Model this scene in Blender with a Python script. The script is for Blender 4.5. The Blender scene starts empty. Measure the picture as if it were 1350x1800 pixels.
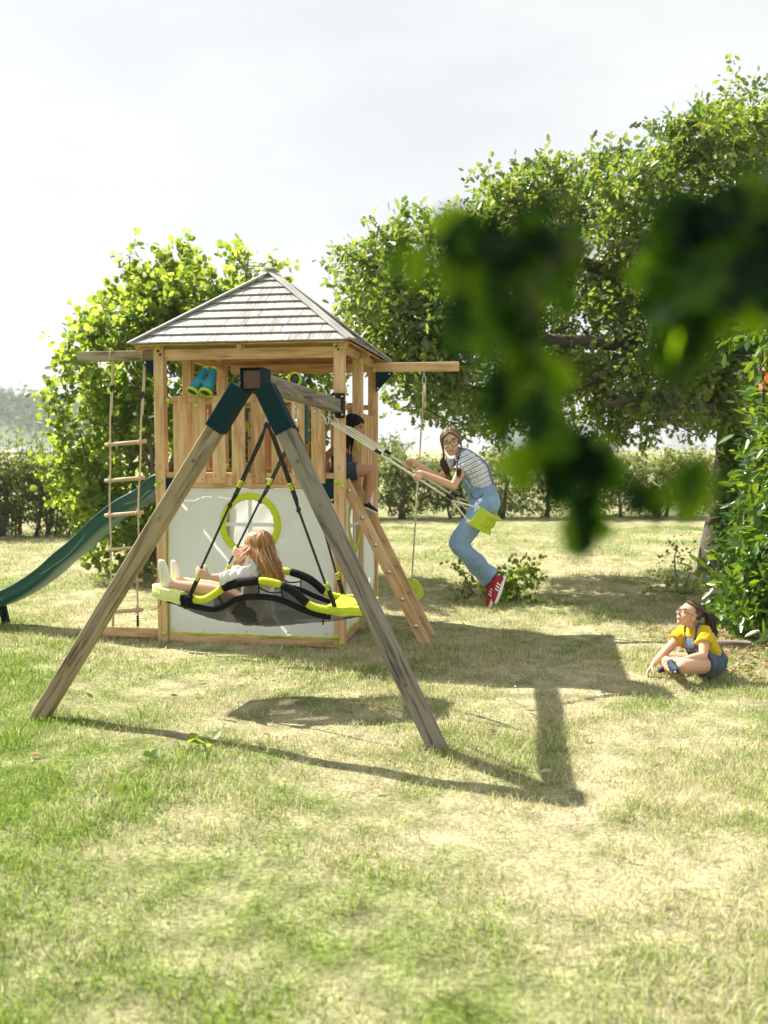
import bpy, math, random
import numpy as np
from mathutils import Vector, Matrix
from math import sin, cos, pi, radians, sqrt, atan2

# ------------------------------------------------------------------ camera, world, sun, exposure
SC = bpy.context.scene
COL = SC.collection
CAM_H, FPX = 1.68, 1620.0
PITCH = math.atan(110.0 / FPX)
cam_d = bpy.data.cameras.new("camera")
cam_d.sensor_fit = 'HORIZONTAL'; cam_d.sensor_width = 36.0
cam_d.lens = 36.0 * FPX / 1350.0
cam_d.clip_start = 0.05; cam_d.clip_end = 6000
cam_d.dof.use_dof = True
cam_d.dof.focus_distance = 6.6
cam_d.dof.aperture_fstop = 2.5
cam = bpy.data.objects.new("camera", cam_d); COL.objects.link(cam)
cam.location = (0, 0, CAM_H); cam.rotation_euler = (pi / 2 - PITCH, 0, 0)
SC.camera = cam

SUN = Vector((-1.6, 1.05, 2.07)).normalized()          # direction towards the sun
sl = bpy.data.lights.new("sun", 'SUN'); sl.energy = 5.0; sl.angle = radians(0.53); sl.color = (1.0, 0.94, 0.83)
so = bpy.data.objects.new("sun", sl); COL.objects.link(so)
so.rotation_euler = SUN.to_track_quat('Z', 'Y').to_euler(); so.location = (-8, 5, 12)

W = bpy.data.worlds.new("World"); SC.world = W; W.use_nodes = True
wt = W.node_tree; wt.nodes.clear()
def wn(t, **k):
    n = wt.nodes.new(t)
    for a, b in k.items(): setattr(n, a, b)
    return n
sky = wn('ShaderNodeTexSky', sky_type='NISHITA', sun_disc=False)
sky.sun_elevation = math.asin(SUN.z); sky.sun_rotation = math.atan2(SUN.x, SUN.y)
sky.air_density = 1.0; sky.dust_density = 2.6; sky.ozone_density = 1.2
tc = wn('ShaderNodeTexCoord'); mp = wn('ShaderNodeMapping'); mp.inputs['Scale'].default_value = (1.6, 1.6, 5.0)
cn = wn('ShaderNodeTexNoise'); cn.inputs['Scale'].default_value = 1.7; cn.inputs['Detail'].default_value = 8; cn.inputs['Roughness'].default_value = .55
cr = wn('ShaderNodeValToRGB'); cr.color_ramp.elements[0].position = .36; cr.color_ramp.elements[1].position = .62
cr.color_ramp.elements[0].color = (.80, .80, .80, 1); cr.color_ramp.elements[1].color = (1, 1, 1, 1)
mx = wn('ShaderNodeMixRGB'); mx.inputs[2].default_value = (9.6, 10.0, 10.0, 1)
bg = wn('ShaderNodeBackground'); bg.inputs['Strength'].default_value = .037
wo = wn('ShaderNodeOutputWorld')
L = wt.links.new
L(tc.outputs['Generated'], mp.inputs['Vector']); L(mp.outputs[0], cn.inputs['Vector']); L(cn.outputs['Fac'], cr.inputs[0])
L(cr.outputs[0], mx.inputs[0]); L(sky.outputs[0], mx.inputs[1]); L(mx.outputs[0], bg.inputs[0]); L(bg.outputs[0], wo.inputs[0])

SC.view_settings.view_transform = 'Standard'; SC.view_settings.look = 'None'
SC.view_settings.exposure = 1.42; SC.view_settings.gamma = 1.0
SC.cycles.max_bounces = 10; SC.cycles.transparent_max_bounces = 24; SC.cycles.diffuse_bounces = 4
SC.cycles.use_denoising = True

# ------------------------------------------------------------------ helpers
_f = Vector((0, cos(PITCH), -sin(PITCH))); _u = Vector((0, sin(PITCH), cos(PITCH)))
def at(px, py, Y):
    """world point seen at photograph position (px, py) at distance Y"""
    d = _f + Vector((1, 0, 0)) * ((px - 675) / FPX) + _u * ((900 - py) / FPX)
    return Vector((0, 0, CAM_H)) + d * (Y / d.y)
def ground(px, py):
    d = _f + Vector((1, 0, 0)) * ((px - 675) / FPX) + _u * ((900 - py) / FPX)
    return Vector((0, 0, CAM_H)) + d * (CAM_H / -d.z)

def tag(o, label=None, cat=None, group=None, kind=None):
    if label: o['label'] = label
    if cat: o['category'] = cat
    if group: o['group'] = group
    if kind: o['kind'] = kind
    return o
def thing(name, label, cat, loc=(0, 0, 0), rz=0, group=None):
    o = bpy.data.objects.new(name, None); COL.objects.link(o)
    o.empty_display_size = .1
    o.location = loc; o.rotation_euler = (0, 0, rz)
    return tag(o, label, cat, group)
def root_matrix(o):
    while o.parent: o = o.parent
    return Matrix.Translation(o.location) @ o.rotation_euler.to_matrix().to_4x4()

class MB:
    """collects shapes; build() links them as ONE mesh object"""
    def __init__(s): s.v = []; s.f = []; s.uv = []; s.m = []; s.k = 0
    def add(s, vs, fs, uvs=None, mi=0):
        b = len(s.v); s.v.extend([tuple(x) for x in vs])
        for i, f in enumerate(fs):
            s.f.append([b + j for j in f]); s.m.append(mi)
            s.uv.extend(uvs[i] if uvs else [(0, 0)] * len(f))
    def board(s, p0, p1, w, h, up=(0, 0, 1), mi=0, taper=1.0):
        p0 = Vector(p0); p1 = Vector(p1); d = p1 - p0; L = d.length; d = d / L
        up = Vector(up); sd = d.cross(up)
        if sd.length < 1e-4: sd = d.cross(Vector((0, 1, 0)))
        sd.normalize(); up = sd.cross(d).normalized()
        vs = []
        for p, k in ((p0, 1), (p1, taper)):
            for a, b in ((-1, -1), (1, -1), (1, 1), (-1, 1)):
                vs.append(p + sd * (a * w / 2 * k) + up * (b * h / 2 * k))
        s.k += 1; ou = s.k * 3.71 % 17; ov = s.k * 1.37 % 5
        fs = [(0, 1, 5, 4), (1, 2, 6, 5), (2, 3, 7, 6), (3, 0, 4, 7), (3, 2, 1, 0), (4, 5, 6, 7)]
        per = [0, w, w + h, 2 * w + h, 2 * w + 2 * h]; uvs = []
        for i in range(4):
            uvs.append([(ou, ov + per[i]), (ou, ov + per[i + 1]), (ou + L, ov + per[i + 1]), (ou + L, ov + per[i])])
        e = [(ou + 9, ov), (ou + 9, ov + w), (ou + 9 + h * .2, ov + w), (ou + 9 + h * .2, ov)]
        uvs += [e, e]
        s.add(vs, fs, uvs, mi)
    def tube(s, pts, rad, n=10, cap=True, mi=0, flat=None, twist=0.0, closed=False):
        pts = [Vector(p) for p in pts]; N = len(pts)
        if not hasattr(rad, '__len__'): rad = [rad] * N
        b = len(s.v); prev = None; acc = 0; lens = []
        for i, p in enumerate(pts):
            if i: acc += (p - pts[i - 1]).length
            lens.append(acc)
            if closed: t = pts[(i + 1) % N] - pts[i - 1]
            else: t = pts[min(i + 1, N - 1)] - pts[max(i - 1, 0)]
            if t.length < 1e-9: t = Vector((0, 0, 1))
            t.normalize()
            if prev is None:
                a = Vector((0, 0, 1)) if abs(t.z) < .9 else Vector((1, 0, 0))
                x = t.cross(a).normalized()
            else:
                x = prev - t * prev.dot(t)
                if x.length < 1e-6: x = t.orthogonal()
                x.normalize()
            prev = x; y = t.cross(x)
            for k in range(n):
                a = 2 * pi * k / n + twist * i
                fx = 1 if flat is None else flat
                s.v.append(tuple(p + (x * cos(a) + y * (sin(a) * fx)) * rad[i]))
        R = 2 * pi * max(rad)
        for i in range(N if closed else N - 1):
            j = (i + 1) % N
            for k in range(n):
                k2 = (k + 1) % n
                s.f.append([b + i * n + k, b + i * n + k2, b + j * n + k2, b + j * n + k]); s.m.append(mi)
                lj = lens[j] if j else acc + .1
                s.uv.extend([(lens[i], R * k / n), (lens[i], R * (k + 1) / n), (lj, R * (k + 1) / n), (lj, R * k / n)])
        if cap and not closed:
            s.f.append([b + k for k in range(n)][::-1]); s.m.append(mi); s.uv.extend([(0, 0)] * n)
            s.f.append([b + (N - 1) * n + k for k in range(n)]); s.m.append(mi); s.uv.extend([(0, 0)] * n)
    def ell(s, c, r, R=None, nu=16, nv=10, mi=0):
        c = Vector(c); R = R or Matrix.Identity(3)
        if not hasattr(r, '__len__'): r = (r, r, r)
        vs = [c + R @ Vector((0, 0, -r[2]))]; fs = []
        for j in range(1, nv):
            th = -pi / 2 + pi * j / nv
            for i in range(nu):
                ph = 2 * pi * i / nu
                vs.append(c + R @ Vector((r[0] * cos(th) * cos(ph), r[1] * cos(th) * sin(ph), r[2] * sin(th))))
        vs.append(c + R @ Vector((0, 0, r[2])))
        for i in range(nu):
            fs.append((0, 1 + (i + 1) % nu, 1 + i)); t = len(vs) - 1; q = 1 + (nv - 2) * nu
            fs.append((t, q + i, q + (i + 1) % nu))
            for j in range(nv - 2):
                a = 1 + j * nu; b = a + nu
                fs.append((a + i, a + (i + 1) % nu, b + (i + 1) % nu, b + i))
        s.add(vs, fs, None, mi)
    def lathe(s, prof, M, n=20, mi=0):
        """prof: list of (r, h); axis = local z of M (4x4)"""
        b = len(s.v)
        for r, h in prof:
            for k in range(n):
                a = 2 * pi * k / n
                s.v.append(tuple(M @ Vector((r * cos(a), r * sin(a), h))))
        for i in range(len(prof) - 1):
            for k in range(n):
                k2 = (k + 1) % n
                s.f.append([b + i * n + k, b + i * n + k2, b + (i + 1) * n + k2, b + (i + 1) * n + k]); s.m.append(mi); s.uv.extend([(0, 0)] * 4)
        s.f.append([b + k for k in range(n)][::-1]); s.m.append(mi); s.uv.extend([(0, 0)] * n)
        q = b + (len(prof) - 1) * n
        s.f.append([q + k for k in range(n)]); s.m.append(mi); s.uv.extend([(0, 0)] * n)
    def prism(s, poly, n0, n1, M, mi=0):
        """poly (x,y) extruded from z=n0 to n1 in frame M"""
        k = len(poly)
        vs = [M @ Vector((x, y, n0)) for x, y in poly] + [M @ Vector((x, y, n1)) for x, y in poly]
        fs = [tuple(range(k))[::-1], tuple(range(k, 2 * k))] + [(i, (i + 1) % k, k + (i + 1) % k, k + i) for i in range(k)]
        s.add(vs, fs, None, mi)
    def islands(s):
        par = list(range(len(s.v)))
        def find(i):
            while par[i] != i: par[i] = par[par[i]]; i = par[i]
            return i
        for f in s.f:
            a = find(f[0])
            for j in f[1:]: par[find(j)] = a
        out = {}; k = 0
        for f, m_ in zip(s.f, s.m):
            out.setdefault(find(f[0]), []).append((f, m_, s.uv[k:k + len(f)])); k += len(f)
        for fs in out.values():
            q = MB(); ids = {}
            for f, m_, uv in fs:
                for j in f:
                    if j not in ids: ids[j] = len(q.v); q.v.append(s.v[j])
                q.f.append([ids[j] for j in f]); q.m.append(m_); q.uv.extend(uv)
            yield q
    def build_each(s, name, mat, parent=None, **k):
        return [q.build(name, mat, parent, **k) for q in s.islands()]
    def build(s, name, mat, parent=None, world=False, smooth=False, bevel=0, link=True):
        me = bpy.data.meshes.new(name)
        V = s.v
        if world and parent is not None:
            Mi = root_matrix(parent).inverted()
            V = [tuple(Mi @ Vector(v)) for v in V]
        me.from_pydata(V, [], s.f)
        uvl = me.uv_layers.new(name='UVMap')
        uvl.data.foreach_set('uv', np.array(s.uv, dtype=np.float32).ravel())
        for m in (mat if isinstance(mat, (list, tuple)) else [mat]): me.materials.append(m)
        me.polygons.foreach_set('material_index', np.array(s.m, dtype=np.int32))
        if smooth: me.polygons.foreach_set('use_smooth', np.ones(len(s.f), dtype=bool))
        me.update()
        o = bpy.data.objects.new(name, me)
        if link: COL.objects.link(o)
        if parent is not None: o.parent = parent
        if bevel:
            b = o.modifiers.new('bevel', 'BEVEL'); b.width = bevel; b.segments = 1; b.limit_method = 'ANGLE'; b.angle_limit = radians(50)
        return o

def curve(pts, n=8, closed=False):
    """Catmull-Rom through points (vectors of any size)"""
    P = [np.array(p, dtype=float) for p in pts]; N = len(P); out = []
    for i in range(N if closed else N - 1):
        if closed: a, b, c, d = P[i - 1], P[i], P[(i + 1) % N], P[(i + 2) % N]
        else: a, b, c, d = P[max(i - 1, 0)], P[i], P[i + 1], P[min(i + 2, N - 1)]
        for k in range(n):
            t = k / n
            out.append(.5 * ((2 * b) + (c - a) * t + (2 * a - 5 * b + 4 * c - d) * t * t + (3 * b - a - 3 * c + d) * t ** 3))
    if not closed: out.append(P[-1])
    return out
def limb(mb, pts, rad, n=14, sub=6, caps=(True, True), flat=None):
    """smooth tapered limb with rounded ends"""
    q = curve([list(p) + [r] for p, r in zip(pts, rad)], sub)
    P = [Vector(x[:3]) for x in q]; R = [max(x[3], .002) for x in q]
    if caps[0]:
        d = (P[0] - P[1]).normalized(); r = R[0]
        P = [P[0] + d * (r * k) for k in (.98, .8, .45)] + P; R = [r * .2, r * .6, r * .89] + R
    if caps[1]:
        d = (P[-1] - P[-2]).normalized(); r = R[-1]; e = P[-1]
        P = P + [e + d * (r * k) for k in (.45, .8, .98)]; R = R + [r * .89, r * .6, r * .2]
    mb.tube(P, R, n, flat=flat)

# ------------------------------------------------------------------ materials
def new_mat(name):
    m = bpy.data.materials.new(name); m.use_nodes = True
    nt = m.node_tree; nt.nodes.clear()
    def N(t, **k):
        n = nt.nodes.new(t)
        for a, b in k.items(): setattr(n, a, b)
        return n
    return m, N, nt.links.new
def setramp(r, stops):
    e = r.color_ramp.elements
    while len(e) > 1: e.remove(e[-1])
    e[0].position = stops[0][0]; e[0].color = (*stops[0][1], 1)
    for p, c in stops[1:]:
        x = e.new(p); x.color = (*c, 1)
def math_node(N, L, op, a, b=None, c=None):
    n = N('ShaderNodeMath', operation=op)
    for i, x in enumerate((a, b, c)):
        if x is None: continue
        if isinstance(x, (int, float)): n.inputs[i].default_value = x
        else: L(x, n.inputs[i])
    return n.outputs[0]

def mat_wood(name, light, mid, dark, rough=.75, knots=.5, streak=1.0, isl=.30):
    m, N, L = new_mat(name)
    uv = N('ShaderNodeUVMap')
    geo = N('ShaderNodeNewGeometry')
    mp = N('ShaderNodeMapping'); mp.inputs['Scale'].default_value = (1.0, 11, 1); L(uv.outputs[0], mp.inputs[0])
    n1 = N('ShaderNodeTexNoise'); n1.inputs['Scale'].default_value = 2.2; n1.inputs['Detail'].default_value = 5; n1.inputs['Distortion'].default_value = .7
    L(mp.outputs[0], n1.inputs['Vector'])
    mp2 = N('ShaderNodeMapping'); mp2.inputs['Scale'].default_value = (2.0, 70, 1); L(uv.outputs[0], mp2.inputs[0])
    n2 = N('ShaderNodeTexNoise'); n2.inputs['Scale'].default_value = 3.0; n2.inputs['Detail'].default_value = 3
    L(mp2.outputs[0], n2.inputs['Vector'])
    k1, k2 = .45 + .95 * streak, .15 + .4 * streak
    mixf = math_node(N, L, 'MULTIPLY_ADD', n2.outputs[0], k2, math_node(N, L, 'MULTIPLY_ADD', n1.outputs[0], k1, .60 - .5 * (k1 + k2)))
    mixf = math_node(N, L, 'ADD', mixf, math_node(N, L, 'MULTIPLY_ADD', geo.outputs['Random Per Island'], isl, -.12 - isl / 2))
    rp = N('ShaderNodeValToRGB'); setramp(rp, [(.22, dark), (.45, mid), (.68, light)]); L(mixf, rp.inputs[0])
    # knots
    mp3 = N('ShaderNodeMapping'); mp3.inputs['Scale'].default_value = (2.6, 7.5, 1); L(uv.outputs[0], mp3.inputs[0])
    vo = N('ShaderNodeTexVoronoi'); vo.inputs['Scale'].default_value = 1.0; L(mp3.outputs[0], vo.inputs['Vector'])
    kr = N('ShaderNodeValToRGB'); setramp(kr, [(.03, (1, 1, 1)), (.10, (0, 0, 0))]); L(vo.outputs['Distance'], kr.inputs[0])
    kf = math_node(N, L, 'MULTIPLY', kr.outputs[0], knots)
    mk = N('ShaderNodeMixRGB'); L(kf, mk.inputs[0]); L(rp.outputs[0], mk.inputs[1]); mk.inputs[2].default_value = (*[x * .42 for x in dark], 1)
    # slow weathering patches
    tc = N('ShaderNodeTexCoord'); n3 = N('ShaderNodeTexNoise'); n3.inputs['Scale'].default_value = 3.5; n3.inputs['Detail'].default_value = 4; L(tc.outputs['Object'], n3.inputs['Vector'])
    hs = N('ShaderNodeHueSaturation'); L(mk.outputs[0], hs.inputs['Color'])
    L(math_node(N, L, 'MULTIPLY_ADD', n3.outputs[0], .5, .75), hs.inputs['Value']); L(math_node(N, L, 'MULTIPLY_ADD', n3.outputs[0], -.5, 1.25), hs.inputs['Saturation'])
    p = N('ShaderNodeBsdfPrincipled'); L(hs.outputs[0], p.inputs['Base Color']); p.inputs['Roughness'].default_value = rough
    bp = N('ShaderNodeBump'); bp.inputs['Strength'].default_value = .35; bp.inputs['Distance'].default_value = .004; L(mixf, bp.inputs['Height']); L(bp.outputs[0], p.inputs['Normal'])
    o = N('ShaderNodeOutputMaterial'); L(p.outputs[0], o.inputs[0])
    return m

def mat_plain(name, col, rough=.5, var=.12, scale=8, bump=0.0, bscale=60, trans=0.0, tcol=None, metal=0.0, spec=.5, island=0.0, sheen=0.0, alpha=1.0, coat=0):
    m, N, L = new_mat(name)
    tc = N('ShaderNodeTexCoord'); n = N('ShaderNodeTexNoise'); n.inputs['Scale'].default_value = scale; n.inputs['Detail'].default_value = 5
    L(tc.outputs['Object'], n.inputs['Vector'])
    hs = N('ShaderNodeHueSaturation'); hs.inputs['Color'].default_value = (*col, 1)
    val = math_node(N, L, 'MULTIPLY_ADD', n.outputs[0], var * 2, 1 - var)
    if island:
        g = N('ShaderNodeNewGeometry'); val = math_node(N, L, 'ADD', val, math_node(N, L, 'MULTIPLY_ADD', g.outputs['Random Per Island'], island * 2, -island))
    L(val, hs.inputs['Value'])
    p = N('ShaderNodeBsdfPrincipled'); L(hs.outputs[0], p.inputs['Base Color']); p.inputs['Roughness'].default_value = rough
    p.inputs['Metallic'].default_value = metal; p.inputs['Specular IOR Level'].default_value = spec
    if coat: p.inputs['Coat Weight'].default_value = coat
    if sheen: p.inputs['Sheen Weight'].default_value = sheen
    if bump:
        nb = N('ShaderNodeTexNoise'); nb.inputs['Scale'].default_value = bscale; nb.inputs['Detail'].default_value = 4; L(tc.outputs['Object'], nb.inputs['Vector'])
        bp = N('ShaderNodeBump'); bp.inputs['Strength'].default_value = bump; bp.inputs['Distance'].default_value = .01; L(nb.outputs[0], bp.inputs['Height']); L(bp.outputs[0], p.inputs['Normal'])
    out = N('ShaderNodeOutputMaterial'); sh = p.outputs[0]
    if trans:
        t = N('ShaderNodeBsdfTranslucent'); t.inputs[0].default_value = (*(tcol or col), 1)
        mx = N('ShaderNodeMixShader'); mx.inputs[0].default_value = trans; L(sh, mx.inputs[1]); L(t.outputs[0], mx.inputs[2]); sh = mx.outputs[0]
    if alpha < 1:
        t = N('ShaderNodeBsdfTransparent'); mx = N('ShaderNodeMixShader'); mx.inputs[0].default_value = alpha
        L(t.outputs[0], mx.inputs[1]); L(sh, mx.inputs[2]); sh = mx.outputs[0]
    L(sh, out.inputs[0])
    return m

def mat_leaf(name, cols, tcols, trans=.45, rough=.45, spec=.4):
    """cols / tcols: ramps of reflected and of transmitted colour, picked per leaf"""
    m, N, L = new_mat(name)
    g = N('ShaderNodeNewGeometry')
    r1 = N('ShaderNodeValToRGB'); k = len(cols); setramp(r1, [(i / (k - 1), c) for i, c in enumerate(cols)]); L(g.outputs['Random Per Island'], r1.inputs[0])
    r2 = N('ShaderNodeValToRGB'); k = len(tcols); setramp(r2, [(i / (k - 1), c) for i, c in enumerate(tcols)]); L(g.outputs['Random Per Island'], r2.inputs[0])
    p = N('ShaderNodeBsdfPrincipled'); L(r1.outputs[0], p.inputs['Base Color']); p.inputs['Roughness'].default_value = rough; p.inputs['Specular IOR Level'].default_value = spec
    t = N('ShaderNodeBsdfTranslucent'); L(r2.outputs[0], t.inputs[0])
    mx = N('ShaderNodeMixShader'); mx.inputs[0].default_value = trans; L(p.outputs[0], mx.inputs[1]); L(t.outputs[0], mx.inputs[2])
    o = N('ShaderNodeOutputMaterial'); L(mx.outputs[0], o.inputs[0])
    return m

M = {}
M['wood'] = mat_wood('larch_wood', (.62, .41, .215), (.49, .295, .135), (.31, .16, .065))
M['wood_grey'] = mat_wood('weathered_wood', (.235, .205, .165), (.145, .122, .095), (.055, .045, .035), knots=.35, streak=2.0)
M['wood_mid'] = mat_wood('half_weathered_wood', (.34, .265, .165), (.225, .17, .10), (.085, .062, .038), knots=.45, streak=1.8)
M['shingle'] = mat_wood('silvered_shingle', (.38, .37, .355), (.31, .30, .285), (.19, .175, .155), knots=.15, isl=.12)
M['rung'] = mat_wood('turned_rung_wood', (.62, .47, .31), (.5, .36, .22), (.36, .23, .12), knots=.1)
M['green_steel'] = mat_plain('dark_green_steel', (.002, .022, .028), .62, .15, 12, bump=.08, spec=.12)
M['black_plastic'] = mat_plain('black_plastic', (.010, .010, .012), .5, spec=.25)
M['black_fabric'] = mat_plain('black_webbing', (.011, .011, .014), .85, .2, 30, bump=.3, bscale=220, spec=.12)
M['lime'] = mat_plain('lime_plastic', (.42, .53, .02), .4, .06)
M['lime_fabric'] = mat_plain('lime_fabric', (.56, .64, .025), .75, .08, 14, bump=.2, bscale=90, trans=.2, tcol=(.62, .7, .03))
M['lime_pale'] = mat_plain('pale_lime_fabric', (.72, .78, .30), .7, .08, 10, bump=.2, bscale=60)
M['teal'] = mat_plain('teal_plastic', (.008, .19, .27), .38, .08)
M['canvas'] = mat_plain('white_canvas', (.82, .87, .88), .7, .05, 3.0, bump=.12, bscale=14, trans=.47, tcol=(.88, .91, .90))
M['vinyl'] = mat_plain('clear_vinyl', (.75, .74, .68), .35, .03, alpha=.09)
M['metal'] = mat_plain('zinc_steel', (.62, .62, .60), .3, .08, metal=1.0)
M['rope_white'] = mat_plain('white_rope', (.72, .68, .56), .85, .15, 120, bump=.6, bscale=160)
M['rope_tan'] = mat_plain('tan_rope', (.55, .45, .30), .85, .2, 120, bump=.6, bscale=160)
M['rope_black'] = mat_plain('black_rope', (.018, .017, .018), .7, .3, 90, bump=.7, bscale=120)
M['slide'] = mat_plain('green_slide_plastic', (.010, .085, .090), .35, .12, 5, trans=.12, tcol=(.25, .42, .30))
M['dark_glass'] = mat_plain('dark_lens', (.01, .012, .014), .08, .0)
M['grip_brown'] = mat_plain('brown_endcap_grain', (.12, .06, .04), .7, .6, 160, bump=.5, bscale=180)
# ------------------------------------------------------------------ ground
def green_factor(N, L):
    """0 = dry straw, 1 = fresh green; a property of where the grass grows"""
    g = N('ShaderNodeNewGeometry')
    n = N('ShaderNodeTexNoise'); n.inputs['Scale'].default_value = .55; n.inputs['Detail'].default_value = 6; n.inputs['Roughness'].default_value = .62
    L(g.outputs['Position'], n.inputs['Vector'])
    n2 = N('ShaderNodeTexNoise'); n2.inputs['Scale'].default_value = 3.1; n2.inputs['Detail'].default_value = 4
    L(g.outputs['Position'], n2.inputs['Vector'])
    s = N('ShaderNodeSeparateXYZ'); L(g.outputs['Position'], s.inputs[0])
    # greener in the near left corner and along the far hedge
    a = math_node(N, L, 'MULTIPLY_ADD', s.outputs[0], -.30, 0)
    b = math_node(N, L, 'MULTIPLY_ADD', s.outputs[1], -.20, 1.06)
    ab = math_node(N, L, 'ADD', a, b)
    c = N('ShaderNodeMath', operation='MULTIPLY', use_clamp=True); L(ab, c.inputs[0]); c.inputs[1].default_value = .68
    far = N('ShaderNodeMapRange'); L(s.outputs[1], far.inputs[0]); far.inputs[1].default_value = 13.5; far.inputs[2].default_value = 19; far.inputs[3].default_value = 0; far.inputs[4].default_value = .22
    v = math_node(N, L, 'MULTIPLY_ADD', n.outputs[0], 2.3, -.86)
    v = math_node(N, L, 'ADD', v, math_node(N, L, 'MULTIPLY_ADD', n2.outputs[0], 1.3, -.65))
    v = math_node(N, L, 'ADD', v, c.outputs[0]); v = math_node(N, L, 'ADD', v, far.outputs[0])
    k = N('ShaderNodeMath', operation='ADD', use_clamp=True); L(v, k.inputs[0]); k.inputs[1].default_value = 0
    return k.outputs[0], g

def mat_lawn():
    m, N, L = new_mat('dry_lawn')
    gf, g = green_factor(N, L)
    n = N('ShaderNodeTexNoise'); n.inputs['Scale'].default_value = 45; n.inputs['Detail'].default_value = 6; n.inputs['Roughness'].default_value = .7; L(g.outputs['Position'], n.inputs['Vector'])
    n2 = N('ShaderNodeTexNoise'); n2.inputs['Scale'].default_value = 6; n2.inputs['Detail'].default_value = 7; L(g.outputs['Position'], n2.inputs['Vector'])
    dry = N('ShaderNodeValToRGB'); setramp(dry, [(.30, (.17, .135, .07)), (.44, (.38, .33, .195)), (.64, (.55, .51, .34))]); L(n.outputs[0], dry.inputs[0])
    grn = N('ShaderNodeValToRGB'); setramp(grn, [(.3, (.04, .06, .012)), (.5, (.12, .17, .035)), (.68, (.26, .32, .08))]); L(n.outputs[0], grn.inputs[0])
    mx = N('ShaderNodeMixRGB'); L(gf, mx.inputs[0]); L(dry.outputs[0], mx.inputs[1]); L(grn.outputs[0], mx.inputs[2])
    hs = N('ShaderNodeHueSaturation'); L(mx.outputs[0], hs.inputs['Color']); L(math_node(N, L, 'MULTIPLY_ADD', n2.outputs[0], 1.7, .12), hs.inputs['Value'])
    p = N('ShaderNodeBsdfPrincipled'); p.inputs['Roughness'].default_value = .95; p.inputs['Specular IOR Level'].default_value = .1; L(hs.outputs[0], p.inputs['Base Color'])
    bp = N('ShaderNodeBump'); bp.inputs['Strength'].default_value = .8; bp.inputs['Distance'].default_value = .03; L(n.outputs[0], bp.inputs['Height']); L(bp.outputs[0], p.inputs['Normal'])
    o = N('ShaderNodeOutputMaterial'); L(p.outputs[0], o.inputs[0])
    return m
def mat_grass():
    m, N, L = new_mat('grass_blades')
    gf, g = green_factor(N, L)
    ri = g.outputs['Random Per Island']
    dry = N('ShaderNodeValToRGB'); setramp(dry, [(0, (.42, .37, .19)), (.5, (.58, .54, .32)), (1, (.68, .66, .45))]); L(ri, dry.inputs[0])
    grn = N('ShaderNodeValToRGB'); setramp(grn, [(0, (.11, .20, .022)), (.5, (.23, .36, .045)), (1, (.38, .48, .09))]); L(ri, grn.inputs[0])
    # each blade is either dry or green, by chance, more often green where it is green
    wn_ = N('ShaderNodeTexWhiteNoise', noise_dimensions='1D'); L(ri, wn_.inputs['W'])
    d = math_node(N, L, 'SUBTRACT', gf, math_node(N, L, 'MULTIPLY_ADD', wn_.outputs['Value'], .9, .02))
    k = N('ShaderNodeMath', operation='MULTIPLY_ADD', use_clamp=True); L(d, k.inputs[0]); k.inputs[1].default_value = 5; k.inputs[2].default_value = .5
    mx = N('ShaderNodeMixRGB'); L(k.outputs[0], mx.inputs[0]); L(dry.outputs[0], mx.inputs[1]); L(grn.outputs[0], mx.inputs[2])
    p = N('ShaderNodeBsdfPrincipled'); p.inputs['Roughness'].default_value = .6; p.inputs['Specular IOR Level'].default_value = .25; L(mx.outputs[0], p.inputs['Base Color'])
    t = N('ShaderNodeBsdfTranslucent'); L(mx.outputs[0], t.inputs[0])
    ms = N('ShaderNodeMixShader'); ms.inputs[0].default_value = .45; L(p.outputs[0], ms.inputs[1]); L(t.outputs[0], ms.inputs[2])
    o = N('ShaderNodeOutputMaterial'); L(ms.outputs[0], o.inputs[0])
    return m

def np_mesh(name, verts, loops, starts, totals, mat, smooth=False, parent=None, origin=None):
    me = bpy.data.meshes.new(name)
    verts = np.asarray(verts, dtype=np.float32)
    if origin is not None: verts = verts - np.array(origin, dtype=np.float32)
    me.vertices.add(len(verts)); me.vertices.foreach_set('co', verts.ravel())
    me.loops.add(len(loops)); me.loops.foreach_set('vertex_index', np.asarray(loops, dtype=np.int32))
    me.polygons.add(len(starts)); me.polygons.foreach_set('loop_start', np.asarray(starts, dtype=np.int32))
    me.polygons.foreach_set('loop_total', np.asarray(totals, dtype=np.int32))
    if smooth: me.polygons.foreach_set('use_smooth', np.ones(len(starts), dtype=bool))
    me.materials.append(mat); me.update(calc_edges=True)
    o = bpy.data.objects.new(name, me); COL.objects.link(o)
    if parent is not None: o.parent = parent
    return o

rng = np.random.default_rng(7)
def hgt(x, y):
    return .018 * np.sin(x * 1.3 + .4) * np.sin(y * 1.1) + .012 * np.sin(x * 3.1 + y * 2.3) + .006 * np.sin(x * 7.7 - y * 6.1)
# one sheet, fine near the camera, out to the horizon
xs = np.concatenate([-np.geomspace(1500, 12, 22), np.linspace(-11.5, 11.5, 116), np.geomspace(12, 1500, 22)])
ys = np.concatenate([[-60, -20, -8], np.linspace(-3, 26, 146), np.geomspace(27, 3000, 26)])
X, Y = np.meshgrid(xs, ys); fade = np.clip(1 - (np.abs(Y) - 20) / 8, 0, 1)
Z = hgt(X, Y) * fade - .015
nx, ny = len(xs), len(ys)
idx = np.arange(nx * ny).reshape(ny, nx)
quads = np.stack([idx[:-1, :-1], idx[:-1, 1:], idx[1:, 1:], idx[1:, :-1]], -1).reshape(-1, 4)
lawn = np_mesh('lawn', np.stack([X, Y, Z], -1).reshape(-1, 3), quads.ravel(), np.arange(len(quads)) * 4, np.full(len(quads), 4), mat_lawn(), smooth=True)
tag(lawn, 'dry sunlit lawn of straw and green patches', 'lawn', kind='structure')

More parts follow.
